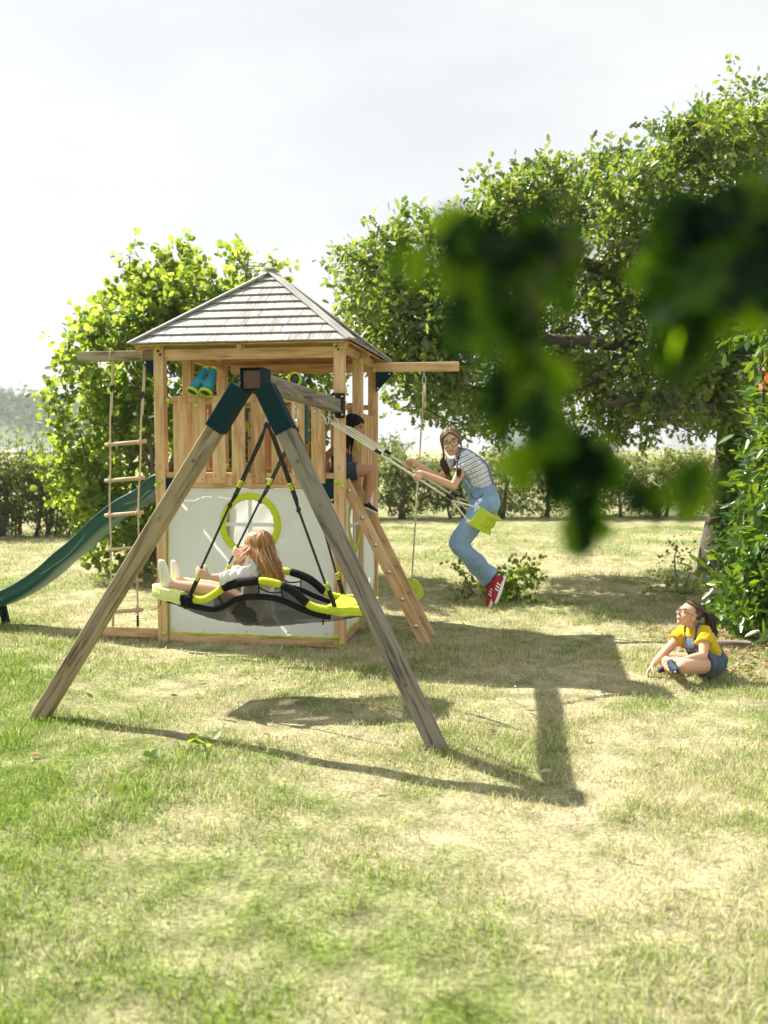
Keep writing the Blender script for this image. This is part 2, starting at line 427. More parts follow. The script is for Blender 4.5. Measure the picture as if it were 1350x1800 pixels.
# grass blades: bent slivers scattered over the lawn
def blades(n, y0, y1, hmin, hmax, w):
    u = rng.random(n); yy = np.sqrt(y0 ** 2 + u * (y1 ** 2 - y0 ** 2))
    xx = (rng.random(n) * 2 - 1) * (.52 * yy + .5)
    # clumping
    c = np.sin(xx * 2.1 + 1.3 * np.sin(yy * 1.7)) * np.sin(yy * 2.6 + 1.1 * np.sin(xx * 2.3)) + .5 * np.sin(xx * 7 + yy * 5) * np.sin(yy * 8 - xx * 3)
    keep = rng.random(n) < np.clip(.55 + .5 * c, .12, 1)
    xx, yy, c = xx[keep], yy[keep], c[keep]; n = len(xx)
    corner = np.clip((1.06 - .22 * xx - .2 * yy) * .55, 0, 1)
    h = (hmin + (hmax - hmin) * rng.random(n) ** 2) * (.8 + .35 * np.clip(c, -1, 1)) * (1 + .7 * corner)
    a = rng.random(n) * 2 * pi; ln = (.25 + .9 * rng.random(n)) * h
    dx, dy = np.cos(a), np.sin(a)
    b = rng.random(n) * 2 * pi; sx, sy = np.cos(b) * w / 2, np.sin(b) * w / 2
    z0 = hgt(xx, yy) - .018
    wv = (.6 + .8 * rng.random(n)); sx *= wv; sy *= wv
    V = np.empty((n, 5, 3))
    V[:, 0] = np.stack([xx - sx, yy - sy, z0], -1); V[:, 1] = np.stack([xx + sx, yy + sy, z0], -1)
    mx_, my_ = xx + dx * ln * .35, yy + dy * ln * .35
    V[:, 2] = np.stack([mx_ + sx * .8, my_ + sy * .8, z0 + h * .62], -1); V[:, 3] = np.stack([mx_ - sx * .8, my_ - sy * .8, z0 + h * .62], -1)
    V[:, 4] = np.stack([xx + dx * ln, yy + dy * ln, z0 + h * (1 - .25 * rng.random(n))], -1)
    return V.reshape(-1, 3)
BV = [blades(230000, 2.2, 6.5, .014, .066, .0038), blades(250000, 6.5, 12, .016, .068, .0055), blades(130000, 12, 20, .02, .085, .009),
      ]
# taller green tufts here and there
TV = []
for _ in range(230):
    cy = rng.uniform(3.0, 12.5); cx = rng.uniform(-1, 1) * (.46 * cy + .3); k = rng.integers(14, 60); r_ = rng.uniform(.03, .11)
    v = blades(4000, 2.2, 6.5, .035, .085, .004).reshape(-1, 5, 3)[:k]
    o = v[:, :1, :].copy(); o[:, :, 2] = 0; a_ = rng.normal(size=(len(v), 2)) * r_
    v = v - o; v[:, :, 0] += cx + a_[:, :1]; v[:, :, 1] += cy + a_[:, 1:]; TV.append(v.reshape(-1, 3))
for fx, fy, rr_, cnt in ((-2.19, 5.73, .09, 45), (.32, 5.12, .09, 45), (-1.95, 8.1, .10, 50), (-.37, 7.82, .10, 50), (.33, 7.72, .08, 40), (.42, 8.05, .08, 30), (-1.2, 7.95, .35, 90), (-2.2, 8.1, .3, 60), (2.2, 6.6, .35, 90)):
    v = blades(6000, 2.2, 6.5, .03, .085, .004).reshape(-1, 5, 3)[:cnt]
    o = v[:, :1, :].copy(); o[:, :, 2] = 0; a_ = rng.normal(size=(len(v), 2)) * np.array([rr_, min(rr_, .10)])
    v = v - o; v[:, :, 0] += fx + a_[:, :1]; v[:, :, 1] += fy + a_[:, 1:]; TV.append(v.reshape(-1, 3))
BV += TV
V = np.concatenate(BV); n = len(V) // 5
base = (np.arange(n) * 5)[:, None]
loops = (base + np.array([0, 1, 2, 3, 3, 2, 4])[None]).ravel()
starts = ((np.arange(n) * 7)[:, None] + np.array([0, 4])[None]).ravel(); totals = np.tile([4, 3], n)
GR = mat_grass()
grass = np_mesh('grass', V, loops, starts, totals, GR)
tag(grass, 'short mown grass blades, straw and green, all over the lawn', 'grass', kind='stuff')

# ------------------------------------------------------------------ leaves
LEAF = {
 'round': (np.array([(0, 0, 0), (0, .5, -.05), (0, 1, .0), (-.36, .22, .05), (-.46, .55, .06), (-.26, .86, .05), (.36, .22, .05), (.46, .55, .06), (.26, .86, .05)], float),
           [(0, 1, 2, 5, 4, 3), (0, 6, 7, 8, 2, 1)]),
 'oak': (np.array([(0, 0, 0), (0, .5, -.05), (0, 1, 0), (-.06, .12, .0), (-.22, .30, .04), (-.12, .40, .02), (-.32, .58, .05), (-.16, .70, .02), (-.20, .92, .03),
                   (.06, .12, .0), (.22, .30, .04), (.12, .40, .02), (.32, .58, .05), (.16, .70, .02), (.20, .92, .03)], float),
         [(0, 1, 5, 4, 3), (1, 2, 8, 7, 6, 5), (0, 9, 10, 11, 1), (1, 11, 12, 13, 14, 2)]),
 'long': (np.array([(0, 0, 0), (0, .5, -.02), (0, 1, -.06), (-.13, .2, .03), (-.19, .5, .03), (-.12, .8, .0), (.13, .2, .03), (.19, .5, .03), (.12, .8, .0)], float),
          [(0, 1, 4, 3), (1, 2, 5, 4), (0, 6, 7, 1), (1, 7, 8, 2)]),
 'small': (np.array([(0, 0, 0), (0, 1, 0), (-.34, .45, .08), (.34, .45, .08)], float), [(0, 1, 2), (0, 3, 1)]),
}
def unit(v): return v / np.maximum(np.linalg.norm(v, axis=1, keepdims=True), 1e-9)
def leaf_cloud(name, P, D, Nn, S, shape, mat, parent=None, origin=None):
    """one leaf per row: base point P, axis D, upper side Nn, length S"""
    T, F = LEAF[shape]; K = len(T); n = len(P)
    D = unit(D); X = unit(np.cross(D, Nn)); Nz = np.cross(X, D)
    V = P[:, None] + S[:, None, None] * (X[:, None] * T[None, :, :1] + D[:, None] * T[None, :, 1:2] + Nz[:, None] * T[None, :, 2:3])
    fl = np.concatenate([np.array(f) for f in F]); tot = np.array([len(f) for f in F])
    loops = ((np.arange(n) * K)[:, None] + fl[None]).ravel()
    totals = np.tile(tot, n); starts = np.concatenate([[0], np.cumsum(totals)[:-1]])
    return np_mesh(name, V.reshape(-1, 3), loops, starts, totals, mat, parent=parent, origin=origin)
def rand_dirs(n): return unit(rng.normal(size=(n, 3)))
def clump_leaves(clumps, per, size, up=.5, droop=.2, shell=.35, squash=1.0, jitter=.9):
    """clumps: (centre, radius); returns P, D, N, S of leaves gathered on short sprigs inside each clump"""
    Ps, Ds, Ns, Ss = [], [], [], []
    for c, r in clumps:
        n = max(6, int(per * r * r))
        ns = max(3, n // 7)
        d = rand_dirs(ns); rad = r * (shell + (1 - shell) * rng.random(ns) ** .6) * (.8 + .35 * rng.random(ns))
        base = np.array(c)[None] + d * rad[:, None] * np.array([1, 1, squash])
        k = np.repeat(np.arange(ns), 7)[:n] if ns * 7 >= n else rng.integers(0, ns, n)
        sd = unit(d + .7 * rand_dirs(ns) + np.array([0, 0, .25]))
        t = rng.random(len(k)) * size * 3.0
        p = base[k] + sd[k] * t[:, None] + rng.normal(size=(len(k), 3)) * size * .25
        ax = sd[k] * .5 + rand_dirs(len(k)) * jitter + np.array([0, 0, -droop])
        nr = rand_dirs(len(k)) * .75 + np.array([0, 0, up])
        Ps.append(p); Ds.append(ax); Ns.append(nr); Ss.append(size * (.55 + .75 * rng.random(len(k))))
    return np.concatenate(Ps), np.concatenate(Ds), np.concatenate(Ns), np.concatenate(Ss)
def wiggle(a, b, k, amp, rnd):
    a = Vector(a); b = Vector(b); out = [a]; L_ = (b - a).length
    for i in range(1, k):
        t = i / k
        out.append(a.lerp(b, t) + Vector((rnd.uniform(-1, 1), rnd.uniform(-1, 1), rnd.uniform(-1, 1))) * amp * L_ * sin(pi * t))
    out.append(b); return out

M['bark'] = mat_plain('rough_bark', (.085, .068, .048), .9, .4, 14, bump=1.0, bscale=26)
M['bark_pale'] = mat_plain('pale_bark', (.15, .12, .085), .85, .3, 20, bump=.6, bscale=40)
M['hazel_leaf'] = mat_leaf('hazel_leaves', [(.05, .10, .014), (.085, .15, .02), (.14, .20, .035)], [(.20, .33, .016), (.38, .50, .04), (.58, .64, .11)], .55)
M['oak_leaf'] = mat_leaf('oak_leaves', [(.035, .08, .022), (.07, .13, .03), (.12, .18, .045), (.19, .22, .06)], [(.13, .25, .018), (.30, .43, .03), (.50, .55, .08)], .42, .36, .7)
M['laurel_leaf'] = mat_leaf('laurel_leaves', [(.02, .075, .012), (.045, .12, .014), (.10, .19, .025)], [(.14, .28, .012), (.26, .42, .016), (.42, .52, .03)], .34, .3, .7)
M['hedge_leaf'] = mat_leaf('hedge_leaves', [(.03, .065, .014), (.055, .095, .02), (.11, .12, .04)], [(.15, .24, .02), (.26, .34, .04), (.40, .40, .09)], .40, .5)
M['weed_leaf'] = mat_leaf('weed_leaves', [(.10, .16, .04), (.17, .22, .06), (.24, .24, .10)], [(.3, .38, .06), (.42, .46, .1)], .45, .6)
M['far_leaf'] = mat_leaf('far_wood_leaves', [(.035, .07, .03), (.06, .10, .04)], [(.1, .16, .04), (.15, .2, .06)], .3, .7)
M['front_leaf'] = mat_leaf('near_oak_leaves', [(.004, .014, .006), (.009, .026, .008)], [(.012, .05, .012), (.05, .14, .012), (.20, .40, .012), (.42, .64, .012)], .5, .6, .10)  # shade on this branch put into dark colours; lime end stands for sunlit leaves

def px_clumps(lst, Y, dy=0.0, rnd=None):
    out = []
    for t in lst:
        px, py, r = t[:3]; y = t[3] if len(t) > 3 else Y + (rnd.uniform(-dy, dy) if rnd else 0)
        out.append((tuple(at(px, py, y)), r * y / FPX))
    return out
def skeleton(mb, root_pts, rad, clumps, rnd, limbs=None, twig=.012, twigs=5):
    """trunk along root_pts; a limb to each clump from the nearest limb/trunk point, then short twigs"""
    limb(mb, root_pts, rad, n=12, sub=5, caps=(False, True))
    nodes = [(Vector(p), r) for p, r in zip(root_pts, rad)]
    q = curve([list(p) + [r] for p, r in zip(root_pts, rad)], 5)
    nodes = [(Vector(x[:3]), x[3]) for x in q][4:]
    for pts, rr in (limbs or []):
        limb(mb, pts, rr, n=9, sub=5)
        nodes += [(Vector(x[:3]), x[3]) for x in curve([list(p) + [r] for p, r in zip(pts, rr)], 5)]
    order = sorted(clumps, key=lambda c: min((Vector(c[0]) - n_[0]).length for n_ in nodes))
    for c, r in order:
        cv = Vector(c)
        b = min(nodes, key=lambda n_: (n_[0] - cv).length + (0.5 * max(0, n_[0].z - cv.z)))
        pts = wiggle(b[0], cv, 4, .08, rnd); r0 = min(b[1] * .6, .05); r1 = twig
        rr = [max(r1, r0 + (r1 - r0) * i / 4) for i in range(5)]
        mb.tube(pts, rr, 6)
        nodes += [(p, q_) for p, q_ in zip(pts[1:], rr[1:])]
        for _ in range(twigs):
            e = cv + Vector((rnd.gauss(0, 1), rnd.gauss(0, 1), rnd.gauss(.15, 1))).normalized() * r * rnd.uniform(.6, 1.05)
            mb.tube(wiggle(cv, e, 3, .1, rnd), [twig * .7, twig * .5, twig * .35, twig * .2], 4)
# ------------------------------------------------------------------ play tower
AT = radians(9.5); UU = Vector((cos(AT), -sin(AT), 0)); VV = Vector((sin(AT), cos(AT), 0))
TW = 1.6
FL = Vector((-1.953, 8.114, 0))
def T(s, t, z): return FL + UU * s + VV * t + Vector((0, 0, z))
tower = thing('play_tower', 'square wooden play tower with pitched shingle roof and white canvas den below', 'play tower', FL, -AT)
def one(name, mat, fn, parent=tower, **k):
    mb = MB(); fn(mb); return mb.build(name, mat, parent, **k)
PW = .09
for s, t, top in ((0, 0, 2.57), (TW, 0, 2.57), (0, TW, 2.57), (TW, TW, 2.57), (0, .65, 2.53), (TW, .80, 2.53)):
    one('post', M['wood'], lambda mb: mb.board((s, t, -.03), (s, t, top), PW, PW, (0, 1, 0)), bevel=.005)
def bm(p0, p1, w, h, mat='wood', name='beam'):
    return one(name, M[mat], lambda mb: mb.board(p0, p1, w, h), bevel=.004)
e = PW / 2 + .001
bm((e, 0, 2.502), (TW - e, 0, 2.502), .045, .095)                # front head beam and the fascia over it
bm((e, .03, 2.58), (TW - e, .03, 2.58), .03, .055)
bm((-.80, .072, 2.505), (.12, .072, 2.505), .05, .09, 'wood_mid', 'extension_beam')
bm((.13, TW - .075, 2.50), (TW + .88, TW - .075, 2.50), .052, .092, 'wood', 'extension_beam')
bm((e, TW, 2.57), (TW - e, TW, 2.57), .03, .05)
for s in (0, TW):
    bm((s, e, 2.545), (s, TW - e, 2.545), .04, .075)
bm((e, 0, 1.385), (TW - e, 0, 1.385), .05, .078)                 # platform rim
bm((e, TW, 1.385), (TW - e, TW, 1.385), .05, .078)
bm((0, e, 1.34), (0, .65 - e, 1.34), .05, .078); bm((0, .65 + e, 1.34), (0, TW - e, 1.34), .05, .078)
bm((TW, e, 1.34), (TW, .80 - e, 1.34), .05, .078); bm((TW, .80 + e, 1.34), (TW, TW - e, 1.34), .05, .078)
def floor(mb):
    for i in range(12):
        y = .105 + i * .127
        mb.board((.05, y, 1.388), (TW - .05, y, 1.388), .12, .022)
one('platform', M['wood'], floor, bevel=.003)
def joists(mb):
    for s in (.4, .8, 1.2): mb.board((s, .03, 1.345), (s, TW - .03, 1.345), .045, .06)
one('joist', M['wood'], joists)
# ground frame
for p0, p1 in (((e, 0, .016), (TW - e, 0, .016)), ((TW, e, .035), (TW, TW - e, .035)), ((0, e, .035), (0, TW - e, .035)), ((e, TW, .035), (TW - e, TW, .035))):
    bm(p0, p1, .045, .075, name='ground_rail')
bm((-.64, .05, .035), (-e, .05, .035), .05, .075, name='anchor_board')
# railings: two rails and upright boards with gaps
rr = random.Random(3)
def railing(axis, fixed, side, spots, r0, r1, ztop=2.15):
    def pt(a, off, z): return (a, fixed + off, z) if axis == 's' else (fixed + off, a, z)
    def f(mb):
        for a in spots:
            dz = rr.uniform(-.012, .012); w = .119 + rr.uniform(-.004, .004); lean = rr.uniform(-.004, .004)
            mb.board(pt(a + lean, side * .034, 1.385 + rr.uniform(-.006, .006)), pt(a, side * .034, ztop + dz), .02, w, (1, 0, 0) if axis == 's' else (0, 1, 0))
    o = one('railing', M['wood'], f, bevel=.003)
    for z in (1.455, ztop - .045):
        one('rail', M['wood'], lambda mb: mb.board(pt(r0, 0, z), pt(r1, 0, z), .042, .05), o, bevel=.004)
    return o
railing('s', 0, -1, [.186 + .1762 * i for i in range(8)], e, TW - e)
railing('s', TW, 1, [.15 + .1762 * i for i in range(8)], e, TW - e)
railing('t', 0, -1, [.80 + .172 * i for i in range(5)], .65 + e, TW - e)
railing('t', TW, 1, [.95 + .172 * i for i in range(4)], .80 + e, TW - e, 2.02)

# roof: four faces of lapped shingles, hip boards, rafters
EZ, AZ = 2.562, 3.305
S0, S1, T0, T1 = -.20, TW + .125, -.165, TW + .2
AP = Vector(((S0 + S1) / 2, (T0 + T1) / 2, AZ))
cs = [Vector((S0, T0, EZ)), Vector((S1, T0, EZ)), Vector((S1, T1, EZ)), Vector((S0, T1, EZ))]
def roof_face(mb, A, B):
    n = (B - A).cross(AP - A).normalized()
    if n.z < 0: n = -n
    rows = 9; across = (B - A).normalized()
    for k in range(rows):
        f0, f1 = k / rows, min(1.0, (k + 1.12) / rows)
        l0, r0 = A.lerp(AP, f0), B.lerp(AP, f0); l1, r1 = A.lerp(AP, f1), B.lerp(AP, f1)
        wl = (r0 - l0).length; cnt = max(1, round(wl / .178)); w = wl / cnt; off = (k % 2) * .5 * 0
        q0 = n * (.021 + rr.uniform(0, .002)); q1 = n * .004
        for j in range(cnt):
            a0, a1 = j / cnt + .0024 / wl, (j + 1) / cnt - .0024 / wl
            b0 = l0.lerp(r0, a0); b1 = l0.lerp(r0, a1)
            # top edge clipped to the face outline
            def top(p):
                u_ = (p - l1).dot(across); u_ = min(max(u_, 0), (r1 - l1).length); return l1 + across * u_
            t0, t1 = top(b0), top(b1)
            th = n * .013; jt = n * rr.uniform(-.001, .001)
            sl = (AP - (A + B) / 2).normalized() * rr.uniform(-.0012, .0012)
            vs = [b0 + q0 + jt + sl, b1 + q0 + jt + sl, t1 + q1, t0 + q1]; vs += [v + th for v in vs]
            mb.k += 1; o1 = mb.k * 2.3 % 11; L_ = (t0 - b0).length
            fs = [(3, 2, 1, 0), (4, 5, 6, 7), (0, 1, 5, 4), (1, 2, 6, 5), (2, 3, 7, 6), (3, 0, 4, 7)]
            uv = [[(o1, 0), (o1, w), (o1 + L_, w), (o1 + L_, 0)], [(o1, 0), (o1, w), (o1 + L_, w), (o1 + L_, 0)]] + [[(o1, 0), (o1 + w, 0), (o1 + w, .02), (o1, .02)]] * 4
            mb.add(vs, fs, uv)
def roof(mb):
    for i in range(4): roof_face(mb, cs[i], cs[(i + 1) % 4])
rf = one('roof', M['shingle'], roof)
def decking(mb):
    # boards under the shingles, seen from below
    for i in range(4):
        A, B = cs[i], cs[(i + 1) % 4]; across = (B - A).normalized(); up = ((AP - A) - across * (AP - A).dot(across)).normalized()
        n = across.cross(up); n = n if n.z > 0 else -n
        for k in range(9):
            f = (k + .5) / 9; l, r = A.lerp(AP, f), B.lerp(AP, f)
            mb.board(l - n * .006, r - n * .006, .09, .012, n)
one('roof_boarding', M['wood'], decking, rf)
for i in range(4):
    n1 = (cs[i] - AP).normalized()
    one('hip_board', M['shingle'], lambda mb: mb.board(cs[i] - n1 * -.02 + Vector((0, 0, .036)), AP + Vector((0, 0, .046)), .085, .018), rf, bevel=.003)
one('ridge_cap', M['shingle'], lambda mb: mb.board(AP + Vector((-.05, 0, .062)), AP + Vector((.05, 0, .062)), .10, .026), rf, bevel=.006)
def rafters(mb):
    for i in range(4): mb.board(cs[i].lerp(AP, .04) - Vector((0, 0, .05)), AP - Vector((0, 0, .055)), .035, .07)
    for i in range(4):
        A = (cs[i] + cs[(i + 1) % 4]) / 2; mb.board(A.lerp(AP, .03) - Vector((0, 0, .05)), AP - Vector((0, 0, .06)), .035, .07)
one('rafter', M['wood'], rafters, rf)

# dark green gussets
def gusset(P, dx, dz, axis='s', th=.006):
    P = Vector(P); X = Vector((1, 0, 0)) if axis == 's' else Vector((0, 1, 0)); Nn = Vector((0, -1, 0)) if axis == 's' else Vector((1, 0, 0))
    Mx = Matrix(((X.x, 0, Nn.x, P.x), (X.y, 0, Nn.y, P.y), (0, 1, 0, P.z), (0, 0, 0, 1)))
    mb = MB(); c = .16
    mb.prism([(0, 0), (dx, 0), (dx, dz * .12), (dx * .12, dz), (0, dz)], -th, th, Mx)
    for x, z in ((dx * .82, dz * .1), (dx * .12, dz * .85)):
        q = P + X * x + Vector((0, 0, z)) + Nn * th
        Mb = Matrix.Translation(q) @ Nn.to_track_quat('Z', 'Y').to_matrix().to_4x4()
        mb.lathe([(.010, 0), (.010, .005), (.005, .008)], Mb, 8, 1)
    return mb.build('gusset', [M['green_steel'], M['metal']], tower)
gusset((-e, .035, 2.458), -.13, -.17); gusset((TW + e, TW - .11, 2.452), .17, -.19)
gusset((e, -.02, 1.43), .12, -.15); gusset((TW - e, -.032, 1.43), -.12, -.21)
# round lime bolt caps
for s, t, z, d in ((.0, -e, 2.565, 'f'), (.0, -e, 1.40, 'f'), (-.028, -e, 1.365, 'f'), (.02, -e, .055, 'f'), (TW - .03, -e, 2.568, 'f'), (TW + .022, -e, 2.535, 'f'),
                   (TW + .028, -e, 1.37, 'f'), (TW - .02, -e, 1.405, 'f'), (TW - .025, -e, .075, 'f'), (TW + .02, -e, .022, 'f'), (TW + .03, .8 - e, 2.50, 'f'), (TW + .03, .8 - e, 1.36, 'f'),
                   (TW - .05, TW - .105, 2.515, 'f'), (TW + .03, TW - .105, 2.475, 'f'), (.35, -.05, 2.06, 'f'), (.36, .7, 1.52, 'f'), (.075, -.022, 2.105, 'f')):
    mb = MB(); Mb = Matrix.Translation((s, t, z)) @ Vector((0, -1, 0)).to_track_quat('Z', 'Y').to_matrix().to_4x4()
    mb.lathe([(.021, 0), (.0225, .006), (.019, .014), (.009, .019)], Mb, 16)
    mb.build('bolt_cap', M['lime'], tower, smooth=True)
def screws(mb):
    for s, z in ((.186 + .1762 * i, z) for i in range(8) for z in (1.42, 1.45, 2.09, 2.12)):
        for dx in (-.03, .03):
            if (z in (1.42, 2.12)) == (dx > 0):
                Mb = Matrix.Translation((s + dx, -.0445, z)) @ Vector((0, -1, 0)).to_track_quat('Z', 'Y').to_matrix().to_4x4()
                mb.lathe([(.005, 0), (.005, .0012)], Mb, 8)
    for s, z in ((0, 2.53), (.02, 2.50), (TW, 2.52), (TW - .02, 2.545)):
        Mb = Matrix.Translation((s, -e, z)) @ Vector((0, -1, 0)).to_track_quat('Z', 'Y').to_matrix().to_4x4()
        mb.lathe([(.012, 0), (.012, .0012), (.006, .002)], Mb, 12)
mb = MB(); screws(mb); mb.build_each('screw', M['black_plastic'], tower)

# canvas den walls, front / right / back with a round window each, left plain
def canvas(Pf, w, z0, z1, cx, cz, r, name='canvas_wall', sag=.0, seed=0, hole=True):
    """Pf(a, z, o): point at a along the wall, height z, o outwards"""
    mb = MB(); n = 96; rings = 16; hw = w
    def out(a, z):
        k = seed * 3.1
        return .004 * sin(a * 5 + k) * sin(z * 3.2 + k) + .006 * sin(a * 11 + z * 7 + k) + .004 * sin((a - z) * 19 + k) + .0025 * sin(a * 37 + z * 9 + k) * sin(z * 4)
    ctr = (cx, cz); vs = []; fs = []
    for i in range(n):
        th = 2 * pi * i / n; c, s_ = cos(th), sin(th)
        k = []
        if c > 1e-6: k.append((hw - cx) / c)
        if c < -1e-6: k.append((0 - cx) / c)
        if s_ > 1e-6: k.append((z1 - cz) / s_)
        if s_ < -1e-6: k.append((z0 - cz) / s_)
        R = min(k); r_in = r if hole else .001
        for j in range(rings + 1):
            f = j / rings; q = r_in + (R - r_in) * f
            a, z = cx + c * q, cz + s_ * q
            if j == rings:   # push the nearest ring vertex into each corner
                for (ca, cz_) in ((0, z0), (hw, z0), (hw, z1), (0, z1)):
                    if abs(atan2(sin(atan2(cz_ - cz, ca - cx) - th), cos(atan2(cz_ - cz, ca - cx) - th))) < pi / n: a, z = ca, cz_
            vs.append(Pf(a, z, out(a, z)))
    for i in range(n):
        for j in range(rings):
            a0 = i * (rings + 1) + j; b0 = ((i + 1) % n) * (rings + 1) + j
            fs.append((a0, a0 + 1, b0 + 1, b0))
    mb.add(vs, fs)
    o = mb.build(name, M['canvas'], tower, smooth=True)
    if hole:
        mr = MB(); vs = []; fs = []; ro = r + .055; prof = [(r - .004, .0), (r - .004, .012), (r + .006, .018), (r + .028, .017), (ro - .006, .016), (ro, .004)]
        for i in range(n):
            th = 2 * pi * i / n
            for q, h in prof:
                q += .0035 * sin(th * 23) * (h > .01) + .002 * sin(th * 51)
                a, z = cx + cos(th) * q, cz + sin(th) * q; vs.append(Pf(a, z, out(a, z) + h + .002 * sin(th * 34) * (h > .01)))
        m_ = len(prof)
        for i in range(n):
            for j in range(m_ - 1):
                a0 = i * m_ + j; b0 = ((i + 1) % n) * m_ + j; fs.append((a0, a0 + 1, b0 + 1, b0))
        mr.add(vs, fs); mr.build('window_trim', M['lime_fabric'], o, smooth=True)
        mp_ = MB(); vs = [Pf(cx, cz, .0)] + [Pf(cx + cos(2 * pi * i / 48) * r * 1.01, cz + sin(2 * pi * i / 48) * r * 1.01, .002) for i in range(48)]
        mp_.add(vs, [(0, 1 + i, 1 + (i + 1) % 48) for i in range(48)]); mp_.build('window_pane', M['vinyl'], o, smooth=True)
        mc = MB(); q = .016
        for (a0, z0_, a1, z1_) in ((cx - r, cz - q, cx + r, cz + q), (cx - q, cz - r, cx + q, cz - q), (cx - q, cz + q, cx + q, cz + r)):
            vs = [Pf(a0, z0_, .004), Pf(a1, z0_, .004), Pf(a1, z1_, .004), Pf(a0, z1_, .004), Pf(a0, z0_, .008), Pf(a1, z0_, .008), Pf(a1, z1_, .008), Pf(a0, z1_, .008)]
            mc.add(vs, [(3, 2, 1, 0), (4, 5, 6, 7), (0, 1, 5, 4), (1, 2, 6, 5), (2, 3, 7, 6), (3, 0, 4, 7)])
        mc.build('window_cross', M['canvas'], o)
    # lime piping along the foot and up one edge
    me_ = MB(); N_ = 40
    me_.tube([Pf(w * i / N_, z0 - .004 + .003 * sin(i * 1.7), out(w * i / N_, z0) + .004) for i in range(N_ + 1)], .010, 6)
    me_.tube([Pf(.006, z0 + (z1 - z0) * i / 20, out(.006, z0 + (z1 - z0) * i / 20) + .004) for i in range(21)], .005, 6)
    me_.build('piping', M['lime_fabric'], o, smooth=True)
    # eyelets along the foot
    ey = MB()
    for i in (1, 9, 19, 29, 38):
        p = Pf(w * i / 40, z0 + .03, out(w * i / 40, z0 + .03) + .004); d = Pf(0, 0, 1) - Pf(0, 0, 0)
        ey.lathe([(.011, 0), (.011, .003), (.006, .003)], Matrix.Translation(p) @ d.to_track_quat('Z', 'Y').to_matrix().to_4x4(), 10)
    ey.build_each('eyelet', M['metal'], o)
    return o
cw = TW - 2 * e - .004
canvas(lambda a, z, o: Vector((e + .002 + a, -.012 - o, z)), cw, .062, 1.342, .805 - e, 1.03, .222, seed=1)
canvas(lambda a, z, o: Vector((TW + .012 + o, e + .002 + a, z)), cw, .085, 1.30, .50, 1.0, .215, seed=2)
canvas(lambda a, z, o: Vector((e + .002 + a, TW + .012 + o, z)), cw, .085, 1.342, .80 - e, 1.03, .222, seed=3)
canvas(lambda a, z, o: Vector((-.012 - o, e + .002 + a, z)), cw, .085, 1.30, .8, .7, .2, seed=4, hole=False)

# ladder at the open right side
def stringer(t):
    return lambda mb: mb.board((TW + .012, t, 1.41), (TW + .725, t, .0), .034, .095, (1, 0, .55))
lad = one('ladder', M['wood'], stringer(.12), bevel=.004)
one('stringer', M['wood'], stringer(.47), lad, bevel=.004)
for k in range(6):
    f = .06 + k * .165; s_, z = TW + .012 + .713 * f, 1.41 * (1 - f)
    one('rung', M['metal'], lambda mb: mb.tube([(s_, .085, z), (s_, .505, z)], .016, 12), lad, smooth=True)
# lime hand grips beside the opening
for t0, s_ in ((.8 - e, TW + .012), (-.0, TW - e)):
    if t0 > .1:
        one('hand_grip', M['lime'], lambda mb: mb.tube(curve([(s_, t0, 1.93), (s_, t0 - .05, 1.90), (s_ + .005, t0 - .06, 1.80), (s_, t0 - .05, 1.70), (s_, t0, 1.67)], 6), .014, 10), smooth=True)

# ------------------------------------------------------------------ toys on the tower
def frame(p, z, y=None):
    """matrix at p with local z along z"""
    return Matrix.Translation(Vector(p)) @ Vector(z).to_track_quat('Z', 'Y').to_matrix().to_4x4()
bino = thing('toy_binoculars', 'teal toy binoculars with lime rims on the front railing', 'toy binoculars', T(.40, -.05, 2.15), -AT)
d = Vector((-.16, -.46, -.42)).normalized(); sdv = Vector((1, 0, -.08)).normalized()
body = MB(); rims = MB(); lens = MB(); eye = MB()
for k in (-1, 1):
    c0 = Vector((.05, .06, .225)) + sdv * (.038 * k); c1 = Vector((-.0, -.075, .02)) + sdv * (.058 * k)
    ax = (c1 - c0); Lb = ax.length; Mb = frame(c0, ax)
    body.lathe([(.024, 0), (.028, .03), (.030, Lb * .35), (.045, Lb * .5), (.052, Lb * .97)], Mb, 20)
    rims.lathe([(.052, Lb * .95), (.059, Lb * .96), (.060, Lb + .012), (.046, Lb + .014), (.046, Lb * .97)], Mb, 24)
    lens.lathe([(.0455, Lb * .985), (.0455, Lb + .004), (.02, Lb + .007)], Mb, 20)
    eye.lathe([(.020, -.016), (.028, -.014), (.028, .006), (.020, .008)], Mb, 16)
body.tube([Vector((.05, .05, .20)) + sdv * -.05, Vector((.05, .05, .20)) + sdv * .05], .018, 10)
body.tube([Vector((.012, -.03, .10)) + sdv * -.06, Vector((.012, -.03, .10)) + sdv * .06], .03, 10)
body.board((.03, .03, -.02), (.03, .02, .12), .05, .05)
body.build('barrel', M['teal'], bino, smooth=True); rims.build_each('rim', M['lime'], bino, smooth=True); lens.build_each('lens', M['dark_glass'], bino, smooth=True); eye.build_each('eyepiece', M['lime'], bino, smooth=True)

